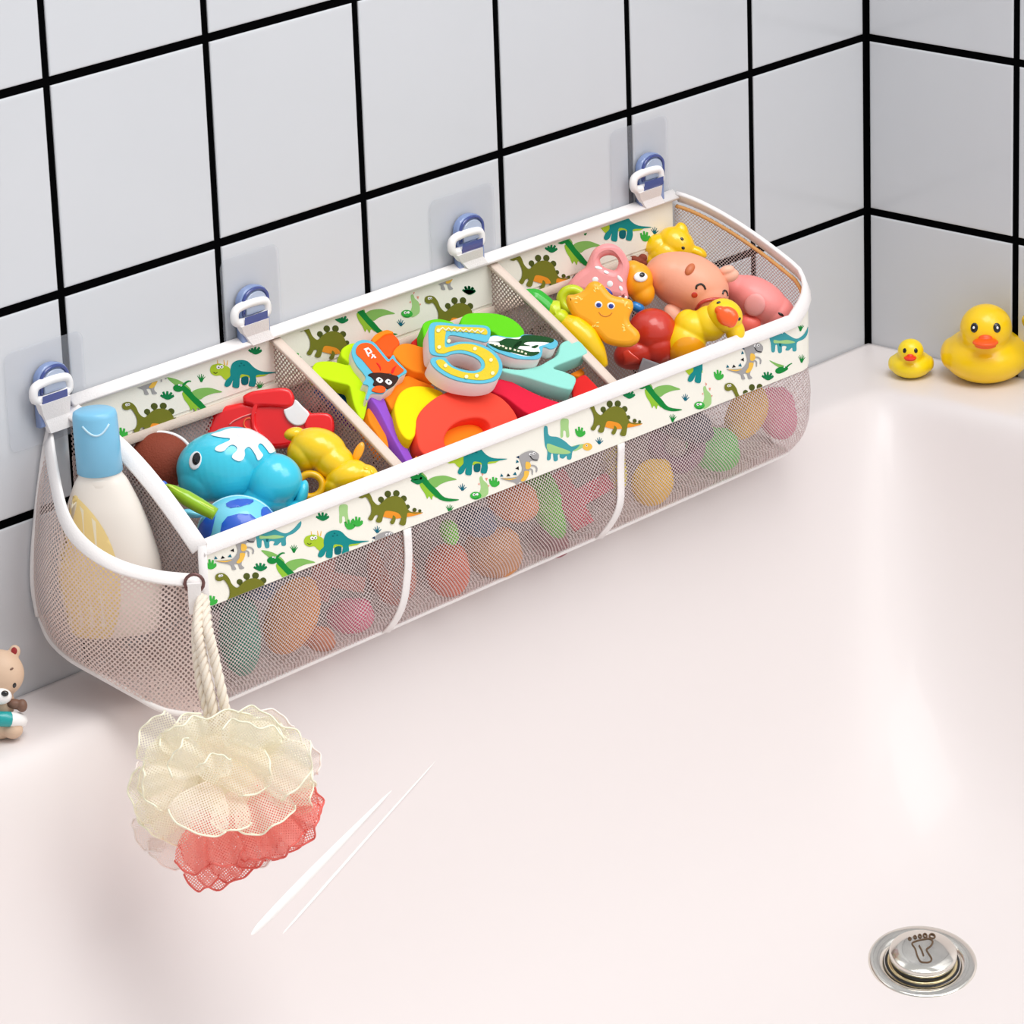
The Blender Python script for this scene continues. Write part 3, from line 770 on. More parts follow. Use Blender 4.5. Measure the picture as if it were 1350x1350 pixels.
# slender raised strips in brighter white, added to imitate highlight streaks on the enamel
def ridge(a,b,w,h,name):  # lays an added bright strip imitating a highlight streak
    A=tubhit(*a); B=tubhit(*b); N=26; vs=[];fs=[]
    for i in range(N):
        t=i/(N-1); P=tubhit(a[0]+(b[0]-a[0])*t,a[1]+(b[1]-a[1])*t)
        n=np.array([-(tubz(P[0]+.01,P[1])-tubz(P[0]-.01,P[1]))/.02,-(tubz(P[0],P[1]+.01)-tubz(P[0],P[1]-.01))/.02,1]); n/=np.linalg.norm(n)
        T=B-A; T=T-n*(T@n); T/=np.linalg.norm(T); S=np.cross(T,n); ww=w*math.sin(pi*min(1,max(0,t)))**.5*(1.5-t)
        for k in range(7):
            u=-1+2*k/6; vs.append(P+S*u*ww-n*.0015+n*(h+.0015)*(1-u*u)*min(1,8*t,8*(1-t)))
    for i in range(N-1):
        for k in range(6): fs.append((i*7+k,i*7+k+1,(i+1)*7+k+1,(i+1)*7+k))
    mobj(name,vs,fs,mat('highlight_white',(254,252,250),.12,.5,coat=.5,var=.004),tub)
ridge((318,1246),(530,1028),.0045,.0016,'highlight_streak')
ridge((356,1250),(592,983),.0016,.0012,'highlight_streak')
# ================================================================== shampoo bottle in the pocket
def superlathe(prof,ex,n=48):
    """prof: (z, half width a, half depth b)"""
    vs=[];fs=[]
    for z,a,b in prof:
        for k in range(n):
            t=2*pi*k/n; c,s_=cos(t),sin(t)
            vs.append((a*abs(c)**(2/ex)*(1 if c>=0 else -1), b*abs(s_)**(2/ex)*(1 if s_>=0 else -1), z))
    for j in range(len(prof)-1):
        for k in range(n): fs.append((j*n+k,j*n+(k+1)%n,(j+1)*n+(k+1)%n,(j+1)*n+k))
    fs.append(tuple(range(n))[::-1]); fs.append(tuple((len(prof)-1)*n+k for k in range(n)))
    return vs,fs
top=atY(124,540,-.060); base=atY(152,832,-.068)
bot_=thing('shampoo_bottle','cream shampoo bottle with a light blue flip cap standing in the left pocket','bottle',base)
H=np.linalg.norm(top-base)
axz=(top-base)/H; axx=np.array([RT[0],RT[1],0])*1.0; axx=axx-axz*(axx@axz); axx/=np.linalg.norm(axx); axy=np.cross(axz,axx)
BM=np.array([axx,axy,axz]).T
def BT(vs): return [BM@np.array(v) for v in vs]
SK=mat('bottle_plastic',(240,232,222),.35,.4,coat=.2,var=.01,sss=.0); CAPM=mat('blue_cap',(128,196,230),.35,.45,coat=.15); LBL=mat('yellow_label',(246,220,150),.5); STR=mat('label_stripe',(250,240,212),.5)
pr=[(0,.028,.015),(.004,.031,.018),(.03,.0345,.020),(.06,.0360,.021),(.09,.0320,.020),(.115,.0265,.0185),(.130,.0222,.0165),(.142,.0182,.0148),(.147,.0156,.0140),(.150,.0146,.0136),(.151,.0140,.0132)]
sc_=(H-.045)/.150
P_=catmull([(z*sc_,a,b) for z,a,b in pr],False,4)
v,f=superlathe(P_,2.2); body=mobj('bottle_body',BT(v),f,SK,bot_)
zc=H-.0445; cp=[(zc,.0150,.0145),(zc+.0008,.0158,.0152),(zc+.030,.0156,.0150),(zc+.040,.0154,.0148),(zc+.0432,.0147,.0141),(zc+.0445,.0125,.012)]
v,f=superlathe(cp,2.0); cap=mobj('cap',BT(v),f,CAPM,bot_)
# thumb dent on the lid
b=MB(); fr=np.array([.10,-.99]); pth=[]
for a in np.linspace(-.62,.62,11): 
    ang=-pi/2+.12+a; pth.append(np.array([.0156*cos(ang),.0150*sin(ang),zc+.0375-.0075*cos(a*2.4)]))
v,f=tube(pth,.0008,6); mobj('thumb_rim',BT(v),f,mat('cap_edge',(196,228,244),.3),cap)
v,f=superlathe([(zc-.0095,.0158,.0145),(zc-.007,.0166,.0150),(zc-.0030,.0158,.0143),(zc-.0016,.0148,.0138)],2.0); mobj('neck_ring',BT(v),f,SK,bot_)
# oval label on the front face with vertical stripes
b=MB(); tree=BVHTree.FromPolygons([Vector(q) for q in superlathe(P_,2.2)[0]],superlathe(P_,2.2)[1])
def onb(x,z,l=.0004):
    r=tree.ray_cast(Vector((x,-1,z)),Vector((0,1,0))); 
    if r[0] is None: r=tree.find_nearest(Vector((x,-.02,z)))
    return np.array(r[0])+np.array([0,-l,0])
ol=[(-.036+.045*cos(t)*1.0,.056*sc_+.066*sin(t)) for t in np.linspace(-pi/2,pi/2,30)]; ol=[(x,z) for x,z in ol]+[(-.0335,.055*sc_+.06),( -.0335,.055*sc_-.06)][:0]
V2,T2=tri2d([ol],.003); b.add(BT([onb(x,z) for x,z in V2]),T2,LBL)
for k_ in range(4):
    x0=-.0300+.0078*k_; zt=.056*sc_+.066*math.sqrt(max(0,1-((x0+.036)/.045)**2))-.004
    L=[(x0,.01),(x0+.0026,.01),(x0+.0026,zt-.003),(x0,zt)]; V2,T2=tri2d([L],.003); b.add(BT([onb(x,z,.0006) for x,z in V2]),T2,STR)
mobj('label',BT([]) or b.v,b.f,b.mats,body,b.m)

# ================================================================== bath puff on its rope
pc=atY(300,1040,-.196)
puff=thing('bath_puff','cream and coral mesh bath puff hanging on a cotton rope from the organizer','bath puff',pc,BASIS)
PS=float((pc-CP)@FW)/FPX
NC=netmat('puff_cream_net',(255,250,230),.0016,.33,(255,253,244),transl=.6); NR=netmat('puff_coral_net',(250,158,150),.0016,.33,(253,186,176),transl=.6); NW=netmat('puff_white_net',(250,238,232),.0011,.30,transl=.5)
def petal(rng,cx,cz,cy,w,h,ang,cup,ruf,ph,lean):
    """one ruffled loop of netting: cupped sheet fanning out from the heart"""
    nu_,nv_=26,10; vs=[];uv_=[]
    for j in range(nv_):
        t=j/(nv_-1)
        for i in range(nu_):
            u=i/(nu_-1)*2-1
            ww=w*(.28+.72*sin(min(1,t*1.15)*pi/2)); a=u*1.25
            x=ww*sin(a)/sin(1.25); z=h*t*(.72+.28*cos(a*1.15))
            r_=ruf*t**1.5*(sin(u*5.2+ph)+.5*sin(u*11+ph*2))
            y=-cup*sin(t*pi*.62)+ r_*1.1 + .32*ww*(1-cos(a*1.1))*.9 - lean*t
            z+= r_*.4
            ca,sa=cos(ang),sin(ang)
            vs.append(((cx+x*ca-z*sa)*PS,(cy+y)*PS,(cz+x*sa+z*ca)*PS)); uv_.append((x*PS,z*PS+cx*.001))
    fs=[(j*nu_+i,j*nu_+i+1,(j+1)*nu_+i+1,(j+1)*nu_+i) for j in range(nv_-1) for i in range(nu_-1)]
    # rolled selvedge along the outer edge
    ed=[vs[(nv_-1)*nu_+i] for i in range(nu_)]
    return vs,fs,uv_,ed
def puffpart(name,specs,m,em,seed):
    rng=random.Random(seed); V=[];Fc=[];U=[];mi=[]
    for sp_ in specs:
        v,f,u,ed=petal(rng,*sp_)
        b0=len(V); V+=v; Fc+=[tuple(i+b0 for i in q) for q in f]; U+=u; mi+=[0]*len(f)
        tv,tf=tube(ed,.0007,5); b0=len(V); V+=tv; Fc+=[tuple(i+b0 for i in q) for q in tf]; U+=[(0,0)]*len(tv); mi+=[1]*len(tf)
    return mobj(name,V,Fc,[m,em],puff,mi,True,U)
rg=random.Random(5); cs=[];rs=[];ws=[]
def R_(a): return math.radians(a)
# each loop: foot x,y in photo px, depth, half width, length, direction (0 up, ccw), cup, ruffle
def PT(lst,x,y,cy,w,h,a,cup=20,ruf=5,lean=6): lst.append((x-300,1040-y,cy,w,h,R_(a),cup,ruf,rg.uniform(0,6),lean))
# back ring, cream
for a,h_ in ((95,112),(70,112),(48,108),(24,100),(2,98),(-20,104),(-44,112),(-66,112),(-86,112),(112,108)): PT(cs,298,1042,14+rg.uniform(-8,14),46,h_,a+rg.uniform(-6,6),rg.uniform(10,22),rg.uniform(4,8),rg.uniform(-20,6))
# middle folds
PT(cs,270,1010,-18,46,70,42,26,8,10); PT(cs,250,1025,-22,40,62,70,24,7,12); PT(cs,300,1000,-20,52,62,8,26,8,6); PT(cs,330,1010,-22,50,76,-32,28,9,8)
PT(cs,345,1030,-24,42,74,-58,26,8,14); PT(cs,350,1040,-18,36,66,-84,24,7,16); PT(cs,235,1040,-14,38,60,98,22,7,12); PT(cs,245,1050,-6,32,66,122,18,6,6)
# long diagonal fold across the front
PT(cs,262,975,-46,34,110,-118,30,5,10); PT(cs,282,968,-40,30,96,-96,26,6,6); PT(cs,240,985,-44,36,52,60,24,7,16)
# front loops
PT(cs,286,1030,-66,40,62,158,38,3,26); PT(cs,312,1040,-60,26,48,178,30,3,14); PT(cs,336,1030,-54,40,62,206,30,6,14); PT(cs,246,1022,-48,30,52,110,26,8,12); PT(cs,344,985,-54,44,72,-118,32,6,16)
PT(cs,276,1008,-60,28,44,66,28,7,18); PT(cs,330,1004,-50,40,56,-12,30,9,10); PT(cs,298,1030,-62,24,40,20,28,7,14); PT(cs,262,992,-46,34,46,28,26,8,8)
# coral skirt at the lower right
for a,h_,w_ in ((150,112,34),(166,128,36),(184,118,32),(202,102,36),(222,108,42),(240,116,42),(254,118,38)): PT(rs,304,1044,rg.uniform(-4,18),w_,h_,a+rg.uniform(-4,4),rg.uniform(12,22),rg.uniform(5,9),rg.uniform(-10,8))
PT(rs,262,1080,-32,24,66,176,26,6,8); PT(rs,288,1078,-34,26,60,196,28,7,10); PT(rs,262,1086,-22,22,84,186,24,6,4); PT(rs,345,1070,-26,34,62,226,28,7,10); PT(rs,360,1062,-22,32,66,244,26,7,10); PT(rs,330,1080,-20,30,52,205,24,7,8); PT(rs,378,1058,-14,26,48,262,20,6,8)
# pale outer loops
PT(ws,250,1080,20,30,72,146,14,6,0); PT(ws,232,1070,22,28,66,130,12,6,0); PT(ws,345,985,10,30,50,-22,16,4,0); PT(ws,330,1100,16,30,44,190,14,6,0); PT(ws,380,1010,24,24,42,-70,12,4,0); PT(ws,222,1030,22,26,50,92,12,5,0)
puffpart('cream_netting',cs,NC,mat('cream_edge',(255,249,224),.7),1)
puffpart('coral_netting',rs,NR,mat('coral_edge',(232,110,100),.7),2)
for w_ in ws: puffpart('pale_netting',[w_],NW,mat('pale_edge',(250,238,232),.7),3)
# twisted cotton rope: two strands looping down from the ring
ROPE=mat('cotton_rope',(240,228,212),.85,.15,bump=.6,bscale=1500)
Ri=sp-pc
rb=MB()
def loc(P): return BASIS.T@(np.array(P)-pc)
ringl=loc(sp+np.array([0,-.002,-.012]))
def pl(x,y,d): return np.array([(x-300)*PS,d*PS,-(y-1040)*PS])
strands=[[pl(262,788,ringl[1]/PS),pl(262,830,-6),pl(268,870,-8),pl(280,925,-10),pl(290,985,5)],[pl(266,790,ringl[1]/PS),pl(275,830,-7),pl(284,870,-9),pl(297,930,-12),pl(305,985,5)],[pl(258,792,ringl[1]/PS+2),pl(256,840,-3),pl(260,885,-5),pl(268,940,-5),pl(285,985,5)]]
strands[2]=[pl(260,792,ringl[1]/PS+2),pl(259,840,0),pl(263,890,0),pl(276,945,-2),pl(288,985,5)]
for sgi,sg in enumerate(strands):
    c_=catmull(sg,False,22); Pp,Tt,Aa=frames(c_)
    for k_ in range(3):
        pth=[]
        for i in range(len(Pp)):
            a=i*.42+k_*2*pi/3; B_=np.cross(Tt[i],Aa[i]); pth.append(Pp[i]+(Aa[i]*cos(a)+B_*sin(a))*.0019)
        v,f=tube(pth,.0019,7); rb.add(v,f,ROPE)
mobj('rope',rb.v,rb.f,rb.mats,puff,rb.m)
sph=ellipsoid((0,0,0),(40*PS,22*PS,40*PS)); 
mobj('puff_core',*sph,mat('puff_core_net',(240,226,196),.9,.1),puff)

# ================================================================== ducks on the tub deck
YEL=mat('duck_yellow',(255,208,0),.35,.45,coat=.25,var=.02); YELB=mat('small_duck_yellow',(255,222,20),.35,.45,coat=.25,var=.02); ORB=mat('duck_beak_orange',(255,92,22),.4); REDB=mat('duck_beak_red',(238,52,20),.4); EBL=mat('eye_black',(12,12,14),.2,coat=.5); EWH=mat('eye_white',(250,250,250),.25,coat=.4)
def duck(name,label,x,y,zd,k,ym,beak,yaw,deep):
    """x,y = photo point of the base centre; k = body half width in px"""
    base=atZ(x,y,zd)
    t=Toy(name,label,'rubber duck',x,y,base)
    # upright frame: local x to the right, y away, z up
    ca,sa=cos(yaw),sin(yaw)
    rx=np.array([ca,sa,0]); fy=np.array([-sa,ca,0]); up=np.array([0,0,1.])
    M=Matrix.Identity(4)
    for i in range(3): M[i][0]=rx[i]; M[i][1]=fy[i]; M[i][2]=up[i]; M[i][3]=base[i]
    t.o.matrix_world=M
    S=t.S*k
    E=lambda c,r,m=None,**q: ellipsoid(np.array(c)*S,np.array(r)*S,m,**q)
    body=blob([E((0,.10,.58),(1.0,1.12,.62)),E((0,.0,.34),(.80,.88,.34)),E((0,-.42,.62),(.60,.5,.42)),E((0,-.40,1.0),(.50,.46,.45)),E((0,1.05,.82),(.30,.42,.28),None),E((0,-.38,1.36),(.60,.58,.56)),
               E((-.80,.15,.58),(.26,.60,.34)),E((.80,.15,.58),(.26,.60,.34)),E((0,-.1,.98),(.66,.7,.42))],.035*S,9)
    body=([(q[0],q[1],max(q[2],.0)) for q in body[0]],body[1])
    t.part('duck_body',body,ym)
    bk=blob([E((0,-1.02,1.22),(.30,.26,.075)),E((0,-.98,1.13),(.25,.20,.06)),E((0,-.88,1.30),(.17,.14,.10))],.018*S,3)
    t.part('beak',bk,beak)
    for sx in (-1,1):
        n=np.array([sx*.42,-.82,.28]); n/=np.linalg.norm(n); c=np.array([0,-.38,1.36])+n*np.array([.60,.58,.56])*.985
        X=np.cross(n,(0,0,1)); X/=np.linalg.norm(X); Z=np.cross(X,n); Mx=np.array([X,n,Z]).T
        e=t.part('eye',ellipsoid(c*S,(.095*S,.03*S,.115*S),Mx,18,8),EBL)
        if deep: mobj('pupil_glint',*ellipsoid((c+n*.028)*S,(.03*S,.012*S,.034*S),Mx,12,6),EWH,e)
    return t
VY=math.atan2(RT[1],RT[0])
duck('rubber_duck','small yellow rubber duck with red beak on the tub corner',1201,496,.0329,28.5,YELB,REDB,VY-.12,False)
duck('rubber_duck','big yellow rubber duck with orange beak, right of the small duck',1300,500,.0322,57,YEL,ORB,VY-.12,True)
# something chrome just entering the frame beside the big duck
kp=np.array([-.014,-.268,.092])
kn=thing('wall_faucet','chrome faucet end just entering the frame right of the big duck','faucet',atX(1376,414,-.006))
mobj('escutcheon',*[ [(q[2],q[0],q[1]) for q in lathe([(.0001,-.0),(.012,0),(.013,.004),(.0001,.006)],32)[0]], lathe([(.0001,-.0),(.012,0),(.013,.004),(.0001,.006)],32)[1]],CHR,kn)
mobj('spout',*tube([np.array([0,0,0]),np.array([-.012,0,0]),np.array([-.020,-.001,-.002])],.008,16),CHR,kn)

# ================================================================== little bear at the left edge
bb_=atZ(-6,975,zdeck(-1.07))
BX=7
bear=Toy('bear_figurine','small tan toy bear in a white and teal swim ring at the left edge','toy bear',-4,978,atZ(-4+BX,978,zdeck(-1.06)))
TAN=mat('bear_tan',(216,186,160),.5,.3,bump=.1); TAND=mat('bear_brown',(120,88,72),.5); TEAL=mat('ring_teal',(20,160,160),.35,coat=.3); WHT=mat('toy_white',(248,246,244),.35,coat=.2); DRED=mat('ear_dark_red',(150,30,34),.5)
t=bear
t.part('bear_body',blob([t.ell(-8,888,0,33,28,32),t.ell(12,859,3,8,6,9),t.ell(-29,859,3,8,6,9),t.ell(-8,928,4,20,18,26),t.ell(10,962,-4,14,14,12),t.ell(-26,962,-4,14,14,12),t.ell(-8,955,4,22,18,20)],1.5*t.S,6),TAN)
t.bvh(t.ell(-8,888,0,33,28,32),t.ell(12,859,3,8,6,9))
t.part('inner_ear',t.spot(12,858,4,5),DRED)
t.part('snout',t.ell(-4,917,-20,15,13,11),WHT); t.part('nose',t.ell(3,913,-31,5,4,4),EBL)
t.part('eye',t.spot(14,903,3,4),EBL); t.part('eyebrow',t.spot(11,881,3,1.5,30),TAND)
t.part('swim_ring',t.tube([(-8+27*cos(a),950-8*sin(a)*.4,4-24*sin(a)) for a in np.linspace(0,2*pi,17)[:-1]],10,True),WHT)
t.part('ring_stripe',t.tube([(-8+27*cos(a),950-8*sin(a)*.4,4-24*sin(a)) for a in np.linspace(.95,2.1,9)],10.5),TEAL)
t.part('arm',blob([t.ell(14,928,-6,13,9,7,-10),t.ell(23,930,-8,7,8,9)],1.3*t.S,4),TAND)

# ================================================================== toys of the left compartment
def G(name,rgb,**k): return mat(name,rgb,k.pop('rough',.28),.5,coat=k.pop('coat',.45),var=k.pop('var',.015),**k)
BLUET=G('aqua_plastic',(56,202,228)); WHP=G('white_plastic',(246,246,248)); YLP=G('yellow_plastic',(255,206,0)); REDP=G('red_plastic',(244,18,26)); BRN=mat('brown_rubber',(140,66,48),.7,.2,bump=.8,bscale=700); LIMEP=G('lime_plastic',(150,196,20)); DBL=G('royal_blue',(28,92,206),rough=.35); LCY=G('light_cyan',(120,214,240),rough=.35)
# brown ball with white seam
t=Toy('ribbed_ball','reddish brown ribbed ball with a white seam, left of the blue whale','ball',213,606,atO(213,606,-.044))
t.part('ball_body',t.ell(210,608,0,43,30,38,0,nu=48,nv=28),BRN)
t.part('seam',t.tube([(212+43*cos(a),608-38*sin(a),4) for a in np.linspace(-.5,2.2,14)],2.6),WHP)
# blue whale
t=Toy('toy_whale','shiny aqua blue toy whale with white splash on its back and round eye','toy whale',305,622,atO(305,622,-.022))
sh=[t.ell(292,615,0,60,44,47,8),t.ell(318,600,4,50,40,36,-20),t.ell(270,630,0,36,36,32)]
sh2=[t.ell(361,633,-6,38,34,36),t.ell(352,655,0,38,28,24,0)]
hd=blob(sh,1.3*t.S,10); bk=blob(sh2,1.3*t.S,8)
t.part('whale_head',hd,BLUET); t.part('whale_tail_end',bk,BLUET)
t.part('tail_fin',blob([t.ell(398,652,-2,8,14,20,-15),t.ell(388,668,-2,16,14,8,20)],1.2*t.S,4),BLUET)
t.bvh(hd)
C2a=lambda X,Y:(200+X/6.136,500+Y/6.136)
t.part('splash',t.patch([C2a(*q) for q in [(490,452),(560,428),(640,402),(710,402),(800,405),(880,430),(940,475),(985,540),(1000,580),(960,600),(935,570),(900,530),(878,525),(868,552),(890,590),(908,620),(872,658),(848,610),(815,562),(790,552),(765,575),(768,615),(748,655),(712,665),(668,640),(672,612),(700,585),(702,555),(672,535),(635,548),(600,585),(560,590),(530,575),(540,550),(590,525),(640,500),(640,482),(590,478),(530,468)]],lift=1.4,step=3),WHP)
e=t.part('eye',t.spot(*C2a(368,660),9.5,12.5,-10,t=2),WHP); t.bvh(hd,t.spot(*C2a(368,660),9.5,12.5,-10,t=2)); t.part('pupil',t.spot(*C2a(378,645),6,8.5,-10,t=1.2),EBL,e)
t.part('blow_hole',t.spot(325,576,12,7,-10,t=2.5),WHP)
# blue ball
t=Toy('toy_ball','light blue ball with dark blue pentagon patches in the front left corner','ball',315,700,atY(315,700,-.098))
bl=t.ell(315,706,0,56,54,54,0,nu=48,nv=30); t.part('ball_skin',bl,LCY); t.bvh(bl)
def pent(cx,cy,rx,ry,n=5,a0=90): return [(cx+rx*cos(math.radians(a0+360*k/n)),cy-ry*sin(math.radians(a0+360*k/n))) for k in range(n)]
for q in ([(303,681),(333,678),(345,695),(330,712),(304,716),(294,700)],[(272,684),(287,669),(285,690),(278,712),(265,712),(262,698)],[(346,672),(352,668),(364,676),(370,688),(358,692),(348,684)],[(300,664),(315,658),(335,659),(331,665),(307,670)]):
    t.part('ball_patch',t.patch(q,lift=.8,step=3,smooth=True,n=2),DBL)
t.part('ball_rib',t.tube([(315+53*cos(a),706-51*sin(a),-12) for a in np.linspace(.1,pi-.1,16)],2.4),mat('pale_cyan',(186,234,248),.35))
# green stick and cyan disc
t=Toy('toy_leaf','lime green ridged toy stick with a dark blue tip beside the whale','toy',245,658,atO(245,658,-.006))
t.part('stick',t.tube([(218,640,0),(228,646,-1),(245,656,-2),(262,666,-2),(284,678,-2)],[4,9,13,13,11],flat=.8),LIMEP)
t.part('ridge',t.tube([(222,640,-6),(240,650,-10),(262,661,-11),(282,672,-10)],2.2),G('pale_lime',(196,224,70)))
t.part('tip',t.ell(216,638,0,5,4,4,-30),DBL)
t=Toy('toy_disc','small cyan toy disc under the lime green stick in the front left corner','toy',253,676,atO(253,676,-.024))
t.part('disc',t.ell(253,677,0,16,12,6,-6),LCY)
# red car
t=Toy('toy_car','red plastic toy car with a white side window lying behind the whale','toy car',345,550,atO(345,552,-.030))
D2=lambda L:[(200+a/3.75,480+b/3.75) for a,b in L]
t.part('car_body',t.slab(D2([(262,350),(285,270),(302,232),(345,205),(400,192),(455,182),(520,190),(640,168),(700,170),(750,205),(800,238),(850,235),(885,252),(900,300),(895,350),(830,360),(760,372),(700,400),(610,412),(520,400),(400,400),(280,400)]),-8,46,7,n=3),REDP)
t.part('car_roof',t.slab(D2([(452,168),(458,148),(500,128),(580,116),(650,110),(688,122),(706,158),(700,192),(672,210),(560,205),(520,215),(520,300),(560,360),(500,340),(490,250),(505,205),(462,190)]),-13,20,5,n=3),REDP)
t.part('side_window',t.slab(D2([(654,222),(672,212),(700,195),(712,168),(745,200),(782,240),(768,275),(745,295),(715,298),(690,286),(668,262)]),-12,16,2,n=3),WHP)
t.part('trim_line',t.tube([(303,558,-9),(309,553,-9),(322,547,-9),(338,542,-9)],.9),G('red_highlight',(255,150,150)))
t.part('emblem',t.tube([(328.5+6.5*cos(a),556.5+7*sin(a),-9) for a in np.linspace(0,2*pi,13)[:-1]],.9,True),G('car_orange',(255,120,60)))
t.part('bumper',t.slab(D2([(760,250),(800,236),(868,236),(898,262),(903,320),(880,350),(820,352),(760,330)]),-12,24,4,n=3),REDP)
# yellow hippo
t=Toy('toy_hippo','glossy yellow toy hippo with a ring handle at the right of the left compartment','toy hippo',438,612,atO(438,612,-.014))
bd=blob([t.ell(420,592,0,38,32,28,-15),t.ell(402,598,0,24,26,24),t.ell(440,610,-2,30,30,26,-30)],1.3*t.S,8)
hd=blob([t.ell(458,628,-14,30,26,21,22),t.ell(482,626,-14,17,20,14,0),t.ell(444,638,-12,20,22,14,30)],1.2*t.S,7)
t.part('body',bd,YLP); t.part('head',hd,YLP)
t.part('ear',t.ell(473,596,-10,6,5,14,-24),G('hippo_ear_orange',(250,170,10)))
t.part('ear',t.ell(391,578,-2,7,5,8,30),YLP)
t.bvh(hd); 
for x,y in ((484,617),(492,622)): t.part('nostril',t.spot(x,y,3.5,4,0,t=1.6),YLP)
t.part('handle',t.tube([(410+16*cos(a),640-15*sin(a),-20) for a in np.linspace(0,2*pi,17)[:-1]],5,True,flat=1.3),G('hippo_handle',(246,186,8)))
t.part('front_leg',t.ell(388,572,4,14,12,9,10),YLP)

# ================================================================== foam letters of the middle compartment
class Foam:
    def __init__(s,name,label,h,tilt=(0,0),cat='foam letter',ref=None,group=None):
        s.h=h; n=ON+np.array([tilt[0],tilt[1],0]); s.n=n/np.linalg.norm(n)
        s.ref=ref; P=atO(ref[0],ref[1],h); s.P=P; s.d=s.n@P
        X=np.array([1,0,0])-s.n*s.n[0]; X/=np.linalg.norm(X); Y=np.cross(s.n,X); s.M=np.array([X,Y,s.n]).T
        s.o=thing(name,label,cat,P,s.M,group)
    def l(s,p):
        q=hit(p[0],p[1],s.n,s.d)-s.P; return (float(q@s.M[:,0]),float(q@s.M[:,1]))
    def loops(s,Ls,sm,n): return [[s.l(p) for p in (catmull(L,True,n) if sm else L)] for L in Ls]
    def slab(s,name,Ls,m,depth=.011,bev=.0012,z=0,sm=True,n=5,parent=None,label=None):
        V,Fc=slab2d(s.loops(Ls,sm,n),depth,bev,2)
        o=mobj(name,[(a,b_,c+z) for a,b_,c in V],Fc,m,parent or s.o)
        if label: o['label']=label
        return o
def FM(name,rgb): return mat('foam_'+name,rgb,.75,.2,var=.02,bump=.25,bscale=1800)
CD=cropf(400,400,6.1375); CE=cropf(540,400,5.192); CH=cropf(440,430,11.25); CK=cropf(600,430,8.4375)
def TR(cf,L): return [cf(*q) for q in L]
F_LIME=FM('lime',(196,232,12)); F_OR=FM('orange',(252,138,24)); F_ROR=FM('redorange',(246,92,24)); F_RED=FM('coral_red',(250,78,58)); F_CRIM=FM('crimson',(226,30,62)); F_TEAL=FM('mint',(150,222,208)); F_GRN=FM('green',(100,210,24)); F_YEL=FM('yellow',(255,224,0)); F_PUR=FM('purple',(150,84,206)); F_BLU=FM('blue',(26,116,226)); F_WHT=FM('white',(240,226,224)); F_RD2=FM('red',(222,36,34)); F_CY=FM('cyan_border',(96,186,210)); F_GLIT=mat('glitter_gold',(222,196,20),.45,.5,rgb2=(232,204,34),scale=900,bump=.5,bscale=1500); F_DBR=FM('dark_brown',(56,34,28)); F_DG=FM('dark_green',(26,74,34))
gp=None
q=Foam('foam_letter','blue foam letter in the pile, under the lime green letter Y',-.022,ref=(440,510)); q.slab('foam_body',[TR(CD,[(120,640),(350,705),(400,860),(330,830)])],F_BLU,sm=False)
q=Foam('foam_letter','thin violet foam letter edge below the blue one along the left divider',-.030,ref=(455,535)); q.slab('foam_body',[[(430,512),(448,520),(478,548),(474,556),(450,540)]],F_PUR,sm=False)
q=Foam('foam_letter','flat lime green foam letter Y at the left of the middle compartment',-.006,ref=(440,490))
q.slab('foam_body',[TR(CD,[(75,530),(80,500),(110,472),(180,463),(260,470),(340,492),(376,486),(340,452),(308,420),(310,370),(350,335),(400,318),(440,330),(445,420),(490,550),(535,640),(525,780),(495,920),(470,935),(440,890),(405,800),(385,710),(368,660),(300,640),(190,612),(105,575)])],F_LIME)
q=Foam('foam_letter','chunky orange foam block at the back of the middle compartment',-.008,tilt=(0,.25),ref=(507,455))
q.slab('foam_body',[TR(CH,[(540,230),(590,150),(700,90),(790,70),(900,120),(980,240),(890,360),(870,430),(760,430),(680,330),(620,260)])],F_ROR,depth=.012)
q.slab('foam_face',[TR(CH,[(560,225),(610,150),(720,95),(800,80),(880,118),(760,140),(660,215),(600,260)])],F_OR,depth=.002,z=.0015,bev=.0005)
q=Foam('foam_letter','small red foam piece behind the top of the number 5',-.020,ref=(555,448)); q.slab('foam_body',[[(543,450),(555,440),(562,448),(563,462),(548,460)]],F_RD2,sm=False)
# orange character letter with cyan border
q=Foam('foam_letter','orange foam letter with cyan border and dark masked face, beside the lime Y',.000,ref=(495,480))
out=TR(CH,[(265,430),(275,320),(330,250),(420,215),(520,225),(600,260),(680,350),(780,470),(820,500),(870,440),(900,465),(930,520),(1010,600),(1080,690),(980,760),(900,880),(780,960),(720,1010),(560,1010),(500,1100),(475,1060),(510,900),(430,860),(470,780),(420,690),(330,580)])
f_=q.slab('foam_body',[out],F_WHT,depth=.011)
q.slab('border_print',[out],F_CY,depth=.0008,bev=.0002,z=.0008)
inn=TR(CH,[(330,430),(330,340),(390,280),(480,265),(560,290),(640,370),(740,490),(800,545),(860,500),(900,540),(980,620),(1030,680),(900,760),(830,720),(700,725),(600,720),(520,640),(420,520)])
q.slab('face_print',[inn],F_ROR,depth=.0006,bev=.0002,z=.0014)
q.slab('mask_print',[TR(CH,[(500,745),(560,715),(700,712),(830,735),(950,780),(900,880),(800,950),(740,930),(580,900),(590,830),(550,775)])],F_DBR,depth=.0006,bev=.0002,z=.0016)
q.slab('snout_print',[TR(CH,[(555,980),(600,920),(700,910),(760,950),(740,1000),(660,1010)])],F_ROR,depth=.0006,bev=.0002,z=.0018)
